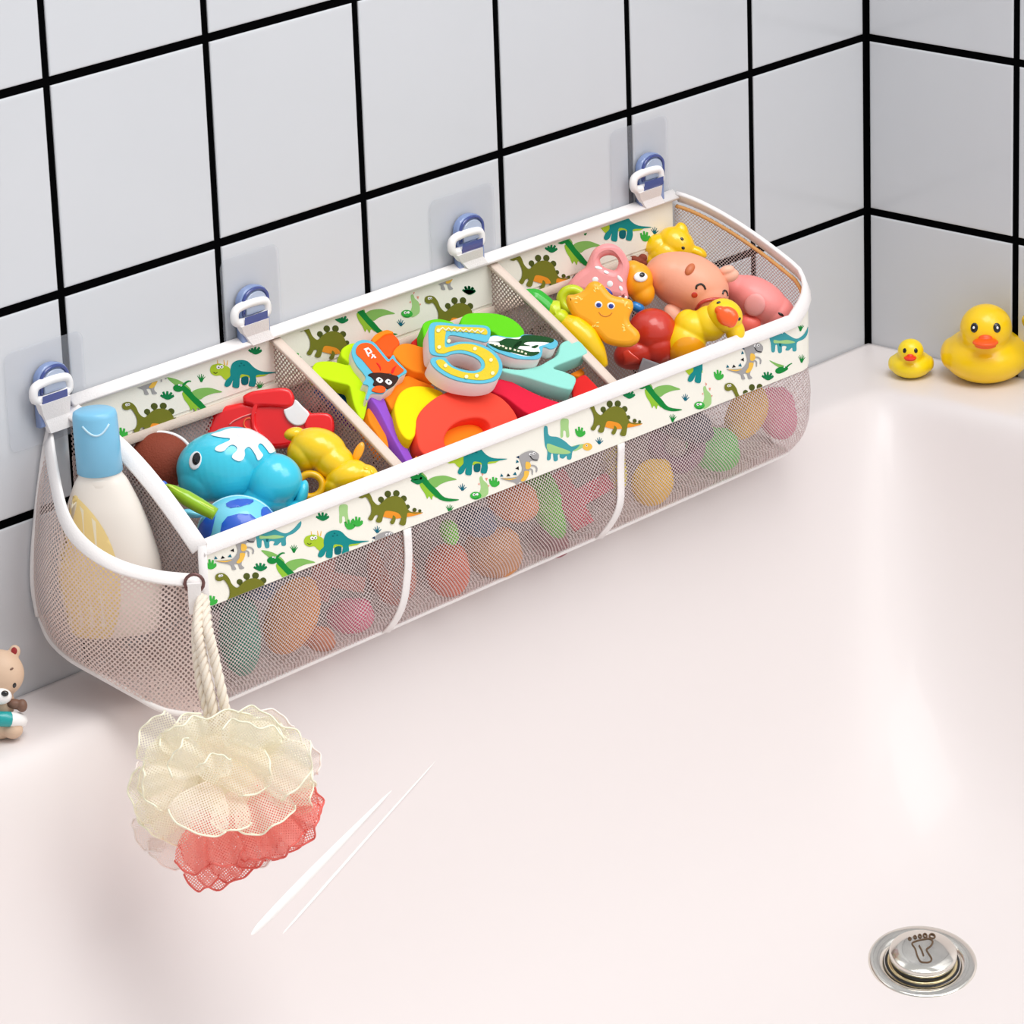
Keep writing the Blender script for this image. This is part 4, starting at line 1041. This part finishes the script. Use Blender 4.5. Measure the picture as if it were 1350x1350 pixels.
for c_ in ((668,828),(802,855)):
    e=q.slab('eye_print',[TR(CH,[(c_[0]-52,c_[1]-6),(c_[0]-8,c_[1]-42),(c_[0]+52,c_[1]+6),(c_[0]+8,c_[1]+42)])],WHT,depth=.0006,bev=.0001,z=.0020)
    q.slab('pupil_print',[TR(CH,[(c_[0]-14,c_[1]),(c_[0],c_[1]-14),(c_[0]+14,c_[1]),(c_[0],c_[1]+14)])],EBL,depth=.0005,bev=.0001,z=.0024,parent=e)
for L in ([(430,365),(500,340),(520,362),(460,385)],[(450,380),(472,372),(520,470),(500,480)],[(500,350),(530,365),(560,405),(540,415)],[(480,430),(550,400),(560,418),(490,450)],[(560,455),(600,448),(560,500),(540,505)],[(545,440),(570,440),(620,490),(600,502)]):
    q.slab('white_mark',[TR(CH,L)],WHT,depth=.0005,bev=.0001,z=.0019,sm=False)
for L in ([(620,570),(650,580),(690,640),(680,690),(668,640)],[(840,710),(860,650),(920,610),(900,650),(870,720)]):
    q.slab('crease_mark',[TR(CH,L)],F_RD2,depth=.0005,bev=.0001,z=.0018,sm=True,n=3)
# right orange
q=Foam('foam_letter','thick rounded orange foam letter tucked behind the left side of the number 5',-.003,ref=(545,468))
q.slab('foam_body',[TR(CH,[(880,400),(920,320),(1000,260),(1120,250),(1300,300),(1480,340),(1550,420),(1540,640),(1480,760),(1350,700),(1180,660),(1020,560),(950,480)])],F_OR,depth=.013)
q=Foam('foam_letter','orange foam letter lying between the masked face letter and the yellow disc',-.009,ref=(530,505))
q.slab('foam_body',[TR(CH,[(730,990),(870,880),(1080,730),(1250,790),(1500,900),(1300,960),(1080,1000),(980,1120),(880,1230),(800,1120)])],F_OR,depth=.012)
q=Foam('foam_letter','flat yellow foam letter D left of the coral red letter O',-.004,ref=(555,540))
q.slab('foam_body',[TR(CD,[(738,870),(745,800),(780,725),(840,680),(920,665),(1040,680),(1140,740),(1080,900),(930,970),(905,1060),(870,1098),(820,1080),(770,1000)])],F_YEL,depth=.012)
q=Foam('foam_letter','purple foam letter standing on edge beside the left divider',-.006,tilt=(.35,-.3),ref=(500,530))
q.slab('foam_body',[[(487,520),(493,516.5),(501,519),(508,528),(516,548),(546,608),(541,613),(534,604),(515,570),(500,540)]],F_PUR,depth=.011)
q=Foam('foam_letter','small orange foam letter with a dark red side, left of the purple one',-.012,tilt=(.35,-.2),ref=(495,545))
q.slab('foam_body',[[(485,541),(488,535.5),(495,537),(502,549),(513,587),(508,590),(497,570),(488,556)]],F_OR,depth=.013)
# coral O
q=Foam('foam_letter','big coral red foam letter O in front of the number 5',-.004,tilt=(0,-.4),ref=(615,540))
oo=TR(CE,[(48,890),(55,790),(110,700),(220,620),(360,580),(500,588),(620,636),(710,725),(752,815),(745,870),(640,950),(450,1040),(250,1080),(90,1020)])
ih=TR(CE,[(240,930),(275,855),(345,805),(440,782),(510,790),(552,828),(545,880),(470,945),(350,990),(265,985)])
q.slab('foam_body',[oo,ih],F_RED,depth=.013,bev=.0015)
q=Foam('foam_letter','orange foam piece seen through the hole of the coral letter O',-.016,tilt=(0,-.4),ref=(618,560)); q.slab('foam_body',[TR(CE,[(200,880),(400,800),(560,820),(560,900),(420,990),(250,990)])],F_OR,depth=.008)
q=Foam('foam_letter','tiny orange foam corner between the purple letter and the front rim',-.010,ref=(551,608)); q.slab('foam_body',[[(545,605),(549,600),(556,607),(552,614),(546,612)]],F_OR,depth=.008,sm=False)
# green S
q=Foam('foam_letter','bright green foam letter curving behind the number 5',-.004,ref=(640,432))
q.slab('foam_body',[TR(CE,[(352,140),(365,85),(430,62),(600,68),(715,112),(785,185),(765,232),(700,246),(640,246),(580,195),(500,168),(400,165)])],F_GRN,depth=.012)
q=Foam('foam_letter','rounded green foam letter end peeking out left of the number 5 top',-.005,ref=(574,430))
q.slab('foam_body',[TR(CE,[(90,170),(100,130),(150,108),(220,105),(310,140),(280,220),(180,280),(110,250)])],F_GRN,depth=.014)
# mint K / crimson strip
q=Foam('foam_letter','crimson foam letter strip below the mint green letter',-.007,ref=(700,525))
q.slab('foam_body',[TR(CE,[(560,590),(610,520),(680,525),(800,585),(920,640),(1060,685),(1085,700),(1000,740),(900,775),(800,745),(660,640)])],F_CRIM,depth=.012)
q=Foam('foam_letter','mint green foam letter K at the right of the middle compartment',.001,ref=(730,480))
q.slab('foam_body',[TR(CE,[(640,440),(760,450),(880,425),(940,395),(1015,345),(1035,275),(1095,248),(1165,258),(1218,325),(1195,350),(1100,388),(988,437),(1060,465),(1137,505),(1128,560),(1098,585),(960,552),(800,502),(650,465)])],F_TEAL,depth=.013)
q=Foam('foam_letter','red foam corner between the mint letter and the right divider',-.004,tilt=(-.3,.2),ref=(771,510))
q.slab('foam_body',[TR(CE,[(1110,600),(1125,530),(1190,485),(1235,515),(1300,605),(1180,665),(1125,650)])],F_RD2,depth=.012,n=3)
q=Foam('foam_letter','small orange foam piece just behind the red corner piece',-.014,ref=(765,488)); q.slab('foam_body',[TR(CE,[(1100,480),(1200,430),(1200,480),(1160,500)])],F_OR,depth=.01,sm=False)
# dinosaur piece
q=Foam('foam_puzzle_piece','white foam piece with dark green crocodile print, right of the number 5',.009,cat='foam piece',ref=(685,460))
ow=TR(CK,[(330,190),(370,130),(450,110),(580,130),(700,130),(770,100),(960,120),(1090,150),(1140,190),(1120,240),(1060,260),(980,240),(960,330),(920,370),(820,375),(680,365),(560,330),(420,270)])
q.slab('foam_body',[ow],F_WHT,depth=.010)
q.slab('border_print',[ow],F_CY,depth=.0008,bev=.0002,z=.0008)
q.slab('white_print',[TR(CK,[(350,180),(385,135),(450,122),(590,145),(760,130),(960,140),(1070,170),(1000,215),(930,240),(940,300),(880,335),(760,345),(600,300),(440,245)])],WHT,depth=.0006,bev=.0002,z=.0012)
for L in ([(360,190),(480,185),(560,150),(700,160),(760,115),(960,125),(1090,160),(1060,195),(960,190),(800,190),(760,215),(830,235),(700,235),(640,255),(500,225),(480,195)],[(370,210),(500,235),(700,265),(830,300),(930,300),(900,330),(800,345),(640,310),(480,270)],[(640,240),(700,180),(740,190),(690,260),(640,268)],[(840,245),(900,225),(920,235),(880,260)]):
    q.slab('green_print',[TR(CK,L)],F_DG,depth=.0005,bev=.0001,z=.0015,n=3)
rg=random.Random(3)
for i in range(9):
    x_=430+i*42+rg.uniform(-6,6); y_=222+i*12+rg.uniform(-6,6); q.slab('cream_mark',[TR(CK,[(x_,y_-12),(x_+24,y_-4),(x_+20,y_+12),(x_-4,y_+8)])],mat('cream_mark',(240,232,200),.6),depth=.0004,bev=.0001,z=.0018,sm=False)
# number 5
q=Foam('foam_number','white foam number 5 with glittery gold face and cyan border on top of the pile',.0165,cat='foam number',ref=(612,462))
five=[(132,165),(180,133),(340,148),(500,155),(548,180),(548,235),(525,268),(470,258),(400,242),(275,222),(262,280),(340,268),(450,275),(560,320),(622,390),(632,465),(595,525),(510,550),(400,546),(290,520),(195,468),(143,410),(152,378),(200,372),(245,378),(262,400),(300,436),(380,462),(450,465),(486,440),(478,400),(430,366),(350,345),(285,352),(248,366),(190,362),(142,345),(130,280)]
fb5=q.slab('foam_body',[TR(CE,five)],F_WHT,depth=.013,n=4)
q.slab('border_print',[TR(CE,five)],F_CY,depth=.0008,bev=.0002,z=.0008,n=4)
gi=[(170,180),(200,158),(340,168),(490,175),(525,192),(522,222),(460,212),(270,195),(245,205),(238,300),(270,305),(350,285),(440,292),(540,335),(598,400),(606,460),(575,508),(505,532),(400,526),(300,502),(215,455),(180,415),(185,396),(225,396),(280,445),(375,480),(455,484),(508,450),(502,395),(440,350),(350,326),(270,338),(225,352),(175,335),(168,250)]
g5=q.slab('glitter_face',[TR(CE,gi)],F_GLIT,depth=.0006,bev=.0002,z=.0014,n=4)
for x_,y_ in ((196,314),(440,325),(550,402),(562,492),(453,510),(382,516),(240,440),(262,272),(190,200)):
    q.slab('bead',[TR(CE,[(x_+13*cos(a),y_+12*sin(a)) for a in np.linspace(0,2*pi,9)[:-1]])],mat('pearl_bead',(252,246,190),.3,coat=.4),depth=.0012,bev=.0004,z=.0026,n=2,parent=g5)
zz=TR(CE,[(200+i*20,(178 if i%2 else 196)+i*1.2) for i in range(16)])
vv,ff=tube([np.array([*q.l(p),.0018]) for p in zz],.0008,6); mobj('zigzag_trim',vv,ff,mat('cream_trim',(250,236,196),.5),g5)

# ================================================================== rubber toys of the right compartment
SRF=.5
PNK=G('pink_rubber',(248,160,160),rough=.45,coat=.15); OYL=G('starfish_orange',(255,172,14),rough=.42,coat=.15); YL2=G('duck_rubber',(255,214,0),rough=.4,coat=.2); PEA=mat('peach_rubber',(248,168,130),.45,.4,coat=.1,rgb2=(250,176,150),scale=14); PK2=G('pig_pink',(250,150,146),rough=.45,coat=.12); RDB=G('dark_red_rubber',(206,48,28),rough=.35); GRN=G('green_rubber',(24,176,20),rough=.35); LM2=G('lime_rubber',(206,222,20),rough=.38)
CF=cropf(680,290,6.75); CG=cropf(840,280,5.87)
# pale peach legs etc share PEA
t=Toy('toy_crocodile','bent rubber toy with green end, lime collar and long yellow body along the right divider','rubber toy',745,430,atO(745,430,-.011))
t.part('green_end',blob([t.tube([(*CF(70,670),0),(*CF(170,700),0),(*CF(270,780),0),(*CF(310,830),0)],[9,14,14,12])],1.2*t.S,4),GRN)
t.part('collar',t.tube([(*CF(300,850),0),(*CF(345,810),0),(*CF(400,800),0)],[13,15,12]),LM2)
t.part('lime_neck',blob([t.ell(*CF(390,870),-2,13,13,12)],1.2*t.S,3),LM2)
t.part('yellow_body',t.tube([(*CF(400,900),0),(*CF(500,960),-3),(*CF(610,1060),-4),(*CF(710,1190),-2),(*CF(790,1310),0)],[10,19,20,15,6],seg=20),YLP)
t=Toy('toy_watering_can','pink rubber watering can with white spots and loop handle at the back','rubber toy',785,360,atO(785,362,-.014))
an=[CF(*p) for p in [(452,600),(490,520),(560,450),(620,405),(650,330),(700,245),(790,200),(880,208),(955,270),(1010,380),(1000,470),(985,560),(1000,690),(930,700),(820,680),(700,660),(560,640)]]
ah=[CF(*p) for p in [(748,350),(770,315),(830,298),(890,315),(915,365),(890,425),(860,435),(780,405)]]
can=t.slab(an,-14,30,9,holes=[ah],n=4); t.part('can_body',can,PNK); t.bvh(can)
for x,y,rx,rz,a in ((735,418,36,14,-12),(803,455,26,17,-20),(705,522,28,25,0),(835,560,28,28,0),(925,515,16,36,38),(933,600,16,25,30),(925,680,18,16,0),(978,683,16,18,0)):
    t.part('white_spot',t.spot(*CF(x,y),rx/6.75,rz/6.75,a,t=.8),WHP)
t.part('eye',t.spot(*CF(515,492),4,1.8,40,t=1.2),EBL)
t.part('blue_mark',t.spot(*CF(822,628),7,3,-40,t=3),G('navy_rubber',(24,70,170)))
t=Toy('toy_fish','orange yellow rubber fish with big white eye and blue fin, between watering can and pig','rubber toy',838,368,atO(838,368,-.012))
fs_=blob([t.ell(*CF(1080,540),0,21,22,24,0),t.ell(*CF(1040,440),0,14,16,12),t.ell(*CF(1130,650),0,16,16,18)],1.3*t.S,6)
t.part('fish_body',fs_,OYL); t.bvh(fs_)
e=t.part('eye',t.spot(*CF(1107,515),9.5,6.8,5,t=2.5),EWH); t.bvh(fs_,t.spot(*CF(1107,515),9.5,6.8,5,t=2.5)); t.part('pupil',t.spot(*CF(1120,495),4,3.2,30,t=1.6),EBL,e)
t.part('blue_fin',t.ell(*CF(1080,775),-4,10,8,7,-25),G('fin_blue',(36,140,220)))
t=Toy('toy_giraffe','plain yellow rubber animal with pointed ears at the back right corner','rubber toy',888,322,atO(888,322,-.020))
gb=blob([t.ell(*CG(300,245),0,26,20,22,-35),t.ell(*CG(345,150),0,9,9,13,15),t.ell(*CG(465,310),0,14,10,8,-25),t.ell(*CG(160,270),0,18,16,18),t.ell(*CG(230,330),0,26,20,22),t.ell(*CG(120,380),0,10,12,14),t.ell(*CG(235,205),0,12,12,10,30)],1.2*t.S,7)
t.part('animal_body',gb,YLP); t.bvh(gb)
for x,y,a in ((343,212,-40),(352,282,-30)): t.part('eye',t.spot(*CG(x,y),2.6,2,a,t=1),EBL)
t=Toy('brown_toy','small brown knobbly toy between the orange fish and the back band','rubber toy',845,345,atO(845,345,-.03))
t.part('knobs',blob([t.ell(*CF(1090,370),0,9,8,6),t.ell(*CF(1130,340),0,6,6,6),t.ell(*CF(1050,350),0,6,6,5),t.ell(*CF(1130,385),0,6,6,5)],1.0*t.S,2),BRN)
t=Toy('rubber_ball','dark red rubber ball low in the right compartment','ball',850,448,atO(855,448,-.032))
rb_=blob([t.ell(*CF(1180,1000),0,33,30,32),t.ell(*CF(1060,1180),2,34,26,22,15),t.ell(*CF(1220,1120),0,26,26,26)],1.3*t.S,4); t.part('ball_body',rb_,RDB); t.bvh(rb_)
t.part('raised_mark',t.patch([CF(920,1180),CF(960,1160),CF(1070,1250),CF(1060,1280),CF(925,1290)],lift=1,smooth=False),G('bright_red_rubber',(232,70,50)))
t=Toy('toy_starfish','smiling orange yellow rubber starfish on top of the right compartment','toy starfish',793,420,atO(793,420,.004))
st_=[CF(*p) for p in [(448,730),(462,672),(530,662),(600,628),(650,565),(710,545),(770,575),(850,665),(940,690),(1025,715),(1045,780),(1010,870),(1025,925),(1085,985),(1105,1040),(1080,1095),(1010,1130),(900,1125),(800,1095),(735,1035),(640,940),(530,875),(480,810)]]
sf=t.slab(st_,-10,24,8,n=4); t.part('starfish_body',sf,OYL); t.bvh(sf)
for x,y in ((735,757),(845,767)):
    t.bvh(sf); wsp=t.spot(*CF(x,y),5.2,4.6,-10,t=1.2); e=t.part('eye',wsp,EWH); t.bvh(sf,wsp); t.part('iris',t.spot(*CF(x+2,y+3),3.4,3.1,0,t=.9),G('eye_navy',(22,50,150)),e)
t.bvh(sf); pth=[t.surf(*CF(x,y))[0] for x,y in ((738,822),(760,850),(800,862),(835,850),(856,828))]; t.part('smile',tube(catmull(pth,False,4),.7*t.S,6),G('smile_orange',(214,120,10)))
LT=G('pale_yellow_rubber',(255,226,120),rough=.5,coat=0); rg=random.Random(11)
for cx_,cy_ in ((730,612),(570,702),(968,750),(690,925),(985,970)):
    for k_ in range(5):
        x,y=cx_+rg.uniform(-38,38),cy_+rg.uniform(-36,36); t.part('relief_mark',t.spot(*CF(x,y),2.2,.9,rg.uniform(0,180),t=.6),LT)
t=Toy('lime_toy','lime green rubber ring half hidden behind the starfish','rubber toy',748,395,atO(748,395,-.022))
t.part('ring',t.tube([(754+14*cos(a),395-13*sin(a),0) for a in np.linspace(0,2*pi,17)[:-1]],7,True),LM2)
t=Toy('toy_pig','round peach rubber pig lying on its back with closed smiling eyes','toy pig',903,372,atO(905,372,-.008))
pb=blob([t.ell(905,372,0,56,40,38,-20),t.ell(885,362,0,38,36,30,0),t.ell(925,388,0,34,34,30,-10)],1.4*t.S,10); t.part('pig_body',pb,PEA); t.bvh(pb)
for x,y,rx,rz,a in ((262,800,11,16,30),(700,490,13,9,15),(45,635,9,7,30)):
    t.part('leg',blob([t.ell(*CG(x,y),-12 if x<400 else -4,rx,9,rz,a),t.ell(*CG(x+(12 if x<600 else -20),y-40),-8,rx*.8,8,rz*.7,a)],1.1*t.S,5),G('pale_peach',(250,186,160),rough=.5,coat=.05))
t.part('snout',t.spot(*CG(388,452),5.5,9.5,-32,t=4.5),G('snout_brown',(206,112,66),rough=.5,coat=.1))
for L in ([(435,605),(440,580),(470,566),(495,580),(508,606)],[(642,640),(650,616),(668,612),(680,630),(684,650)]):
    t.part('closed_eye',tube(catmull([t.surf(*CG(*p))[0] for p in L],False,4),1.5*t.S,6),EBL)
t.part('cheek',t.spot(*CG(423,650),4.2,4.2,0,t=1),G('cheek_red',(206,56,44)))
t.part('mouth',tube(catmull([t.surf(*CG(*p))[0] for p in [(440,760),(470,715),(520,690),(590,680),(660,680)]],False,4),2.6*t.S,8),G('mouth_red',(196,60,50)))
t=Toy('toy_pig','pink rubber pig with lighter round ear wedged into the front right corner','toy pig',1000,398,atO(1000,398,-.016))
pp=blob([t.ell(1000,396,0,45,34,28,-32),t.ell(975,382,0,20,24,20),t.ell(1022,412,0,26,26,24,-20)],1.3*t.S,8); t.part('pig_body',pp,PK2); t.bvh(pp)
t.part('ear',t.spot(*CG(900,725),14,16,-25,t=4),G('ear_pink',(252,172,168),rough=.5,coat=.05))
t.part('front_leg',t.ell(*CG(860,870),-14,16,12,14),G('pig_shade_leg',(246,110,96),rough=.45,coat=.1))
for x,y,a in ((1103,795,-30),(908,892,-18)): t.part('eye',t.spot(*CG(x,y),4.5,1.8,a,t=1.2),EBL)
t=Toy('rubber_duck','yellow rubber duck lying on its back beside the front rim, orange beak up','rubber duck',930,432,atO(930,432,-.010))
db=blob([t.ell(*CG(370,1010),0,28,26,30,-25),t.ell(*CG(430,900),0,26,24,24),t.ell(*CG(560,860),-4,24,22,24),t.ell(*CG(370,830),0,16,14,12,40)],1.2*t.S,6)
hh=blob([t.ell(*CG(670,800),-12,25,24,22,-25),t.ell(*CG(755,920),-8,13,14,17,10)],1.2*t.S,5)
t.part('duck_body',db,YL2); t.part('duck_head',hh,YL2); t.bvh(db)
t.part('belly_patch',t.patch([CG(*p) for p in [(238,1160),(250,1080),(290,1010),(360,972),(450,980),(520,1030),(540,1075),(430,1120),(330,1160),(250,1195)]],lift=1,step=3),G('belly_orange',(255,170,0)))
t.bvh(hh)
t.part('beak',blob([t.ell(*CG(688,815),-37,15,7,13,-20),t.ell(*CG(640,775),-35,9,6,7,-20),t.ell(*CG(715,850),-36,8,6,9,0)],1.0*t.S,3),G('beak_orange',(250,96,20)))
for x,y in ((622,706),(783,832)): t.part('eye',t.spot(*CG(x,y),3,2.2,15,t=1.4),EBL)

# ================================================================== toys only glimpsed through the netting
def hid(name,label,cat,x,y,yy,rx,ry,rd,ang,rgb,kind):
    t=Toy(name,label,cat,x,y,atY(x,y,yy)); m=G('glimpse_%d_%d_%d'%rgb,rgb,rough=.6,coat=0)
    if kind=='e': t.part('toy_body',blob([t.ell(x,y,0,rx,rd,ry,ang),t.ell(x+rx*.35,y-ry*.4,0,rx*.55,rd*.8,ry*.6,ang)],1.8*t.S,4),m)
    elif kind=='s':
        L=[(x+cos(math.radians(ang)+k*pi/5)*(rx if k%2==0 else rx*.55),y+sin(math.radians(ang)+k*pi/5)*(ry if k%2==0 else ry*.55)) for k in range(10)]
        t.part('toy_body',t.slab(L,-rd/2,rd,4,n=3),m)
    elif kind=='l':
        a=math.radians(ang); q=[(-1,-1),(-.2,-1),(-.2,-.2),(1,-.2),(1,.4),(-.2,.4),(-.2,1),(-1,1)]
        t.part('toy_body',t.slab([(x+(u*rx)*cos(a)-(v*ry)*sin(a),y+(u*rx)*sin(a)+(v*ry)*cos(a)) for u,v in q],-rd/2,rd,3,smooth=False),m)
    elif kind=='r':
        t.part('toy_body',t.tube([(x+rx*.7*cos(b_),y+ry*.7*sin(b_),0) for b_ in np.linspace(0,2*pi,17)[:-1]],min(rx,ry)*.33,True),m)
    return t
for a in (('glimpsed_toy','pale teal toy behind the net at the lower left corner, next to the rope','toy',316,838,-.102,28,54,22,5,(60,140,118),'e'),
 ('glimpsed_toy','long tan brown toy behind the net under the stegosaurus print at far left','toy',385,812,-.104,34,54,20,-24,(216,134,60),'e'),
 ('glimpsed_toy','mauve brown toy behind the net in the middle of the left compartment','toy',446,762,-.106,36,34,18,10,(176,104,92),'l'),
 ('glimpsed_toy','dusty pink toy behind the net low in the left compartment','toy',462,812,-.100,32,24,18,0,(226,110,140),'e'),
 ('glimpsed_toy','brownish pink toy behind the net beside the first seam','toy',516,752,-.106,32,48,18,15,(190,112,92),'e'),
 ('glimpsed_toy','slate blue toy behind the net at the top left, between teal and tan toys','toy',342,772,-.110,22,20,14,0,(70,84,110),'e'),
 ('glimpsed_toy','orange brown toy behind the net below the dusty pink one','toy',418,842,-.100,26,16,16,-20,(204,112,60),'e'),
 ('glimpsed_toy','small light green toy behind the net just right of the first seam','toy',592,702,-.114,12,18,12,25,(110,210,40),'e'),
 ('glimpsed_toy','orange red toy behind the net low, right of the first seam','toy',590,752,-.104,30,36,18,10,(222,100,60),'e'),
 ('glimpsed_toy','tan toy behind the net in the middle compartment','toy',650,728,-.104,40,34,20,-20,(206,140,84),'e'),
 ('glimpsed_toy','slate grey toy behind the net at the top left of the middle compartment','toy',628,688,-.112,28,20,14,-20,(80,84,110),'e'),
 ('glimpsed_toy','brown toy behind the net under the grey standing dinosaur print','toy',676,662,-.110,36,26,16,-18,(214,124,66),'e'),
 ('glimpsed_toy','long green toy behind the net in the middle compartment','toy',716,662,-.110,20,54,14,28,(96,180,40),'e'),
 ('glimpsed_toy','rose pink toy behind the net left of the second seam','toy',770,648,-.106,38,40,16,-30,(216,90,104),'l'),
 ('glimpsed_toy','yellowish toy behind the net touching the second seam','toy',810,618,-.110,16,36,14,8,(226,206,70),'e'),
 ('glimpsed_toy','mauve toy behind the net low in the middle compartment, under the green one','toy',722,715,-.098,30,20,16,-20,(150,90,96),'e'),
 ('glimpsed_toy','golden yellow toy behind the net low at the right of the second seam','toy',860,636,-.104,28,32,18,-20,(242,190,30),'e'),
 ('glimpsed_toy','mauve grey ring toy behind the net in the right compartment','toy',892,588,-.106,38,36,18,-20,(130,88,110),'r'),
 ('glimpsed_toy','dark grey toy behind the net at the top of the right compartment','toy',900,560,-.114,44,20,14,-20,(70,68,80),'e'),
 ('glimpsed_toy','grass green toy behind the net low in the right compartment','toy',940,592,-.104,38,28,18,-25,(86,196,80),'e'),
 ('glimpsed_toy','tan yellow toy behind the net under the small green flying dinosaur print','toy',984,545,-.110,26,38,16,-30,(226,170,50),'e'),
 ('glimpsed_toy','pale pink toy behind the net at the right end','toy',1024,545,-.100,26,36,16,20,(226,130,160),'e'),
 ('glimpsed_toy','dark green block deep behind the teal toy in the left compartment','toy',300,780,-.070,34,26,22,0,(50,80,70),'l'),
 ('glimpsed_toy','grey foam block deep in the front of the right compartment','toy',880,505,-.098,42,20,22,20,(128,124,128),'l'),
 ('glimpsed_toy','dark plum toy deep in the front of the middle compartment','toy',690,610,-.090,60,26,24,20,(92,48,62),'e'),
 ('glimpsed_toy','brown toy deep in the front of the left compartment','toy',430,690,-.088,50,26,24,20,(110,70,60),'e')):
    hid(*a)
# ================================================================== lights, world, camera
w=bpy.data.worlds.new('World'); SC.world=w; w.use_nodes=True
nt=w.node_tree; bg=nt.nodes['Background']; bg.inputs[0].default_value=(.96,.98,1.0,1); bg.inputs[1].default_value=.62
def area(name,loc,tgt,size,power,col=(1,1,1),sy=None):
    l=bpy.data.lights.new(name,'AREA'); l.energy=power; l.size=size; l.color=col
    if sy: l.shape='RECTANGLE'; l.size_y=sy
    o=bpy.data.objects.new(name,l); COL.objects.link(o); o.location=loc
    d=Vector(tgt)-Vector(loc); o.rotation_euler=d.to_track_quat('-Z','Y').to_euler(); return o
area('window_light',(-.2,-2.2,1.9),(-.55,-.1,.0),1.5,23,(1,.985,.965))
area('ceiling_light',(-.8,-.9,2.2),(-.7,-.5,0),1.2,27,(1,1,1))
cam=bpy.data.cameras.new('camera'); co=bpy.data.objects.new('camera',cam); COL.objects.link(co)
cam.sensor_width=36; cam.lens=36*FPX/1350; cam.clip_start=.05; cam.clip_end=50
M=Matrix.Identity(4)
for i in range(3): M[i][0]=RT[i]; M[i][1]=UP[i]; M[i][2]=-FW[i]; M[i][3]=CP[i]
co.matrix_world=M; SC.camera=co
SC.view_settings.view_transform='Standard'; SC.view_settings.look='None'; SC.view_settings.gamma=1; SC.view_settings.use_curve_mapping=False
SC.view_settings.exposure=0.0
SC.cycles.transparent_max_bounces=32
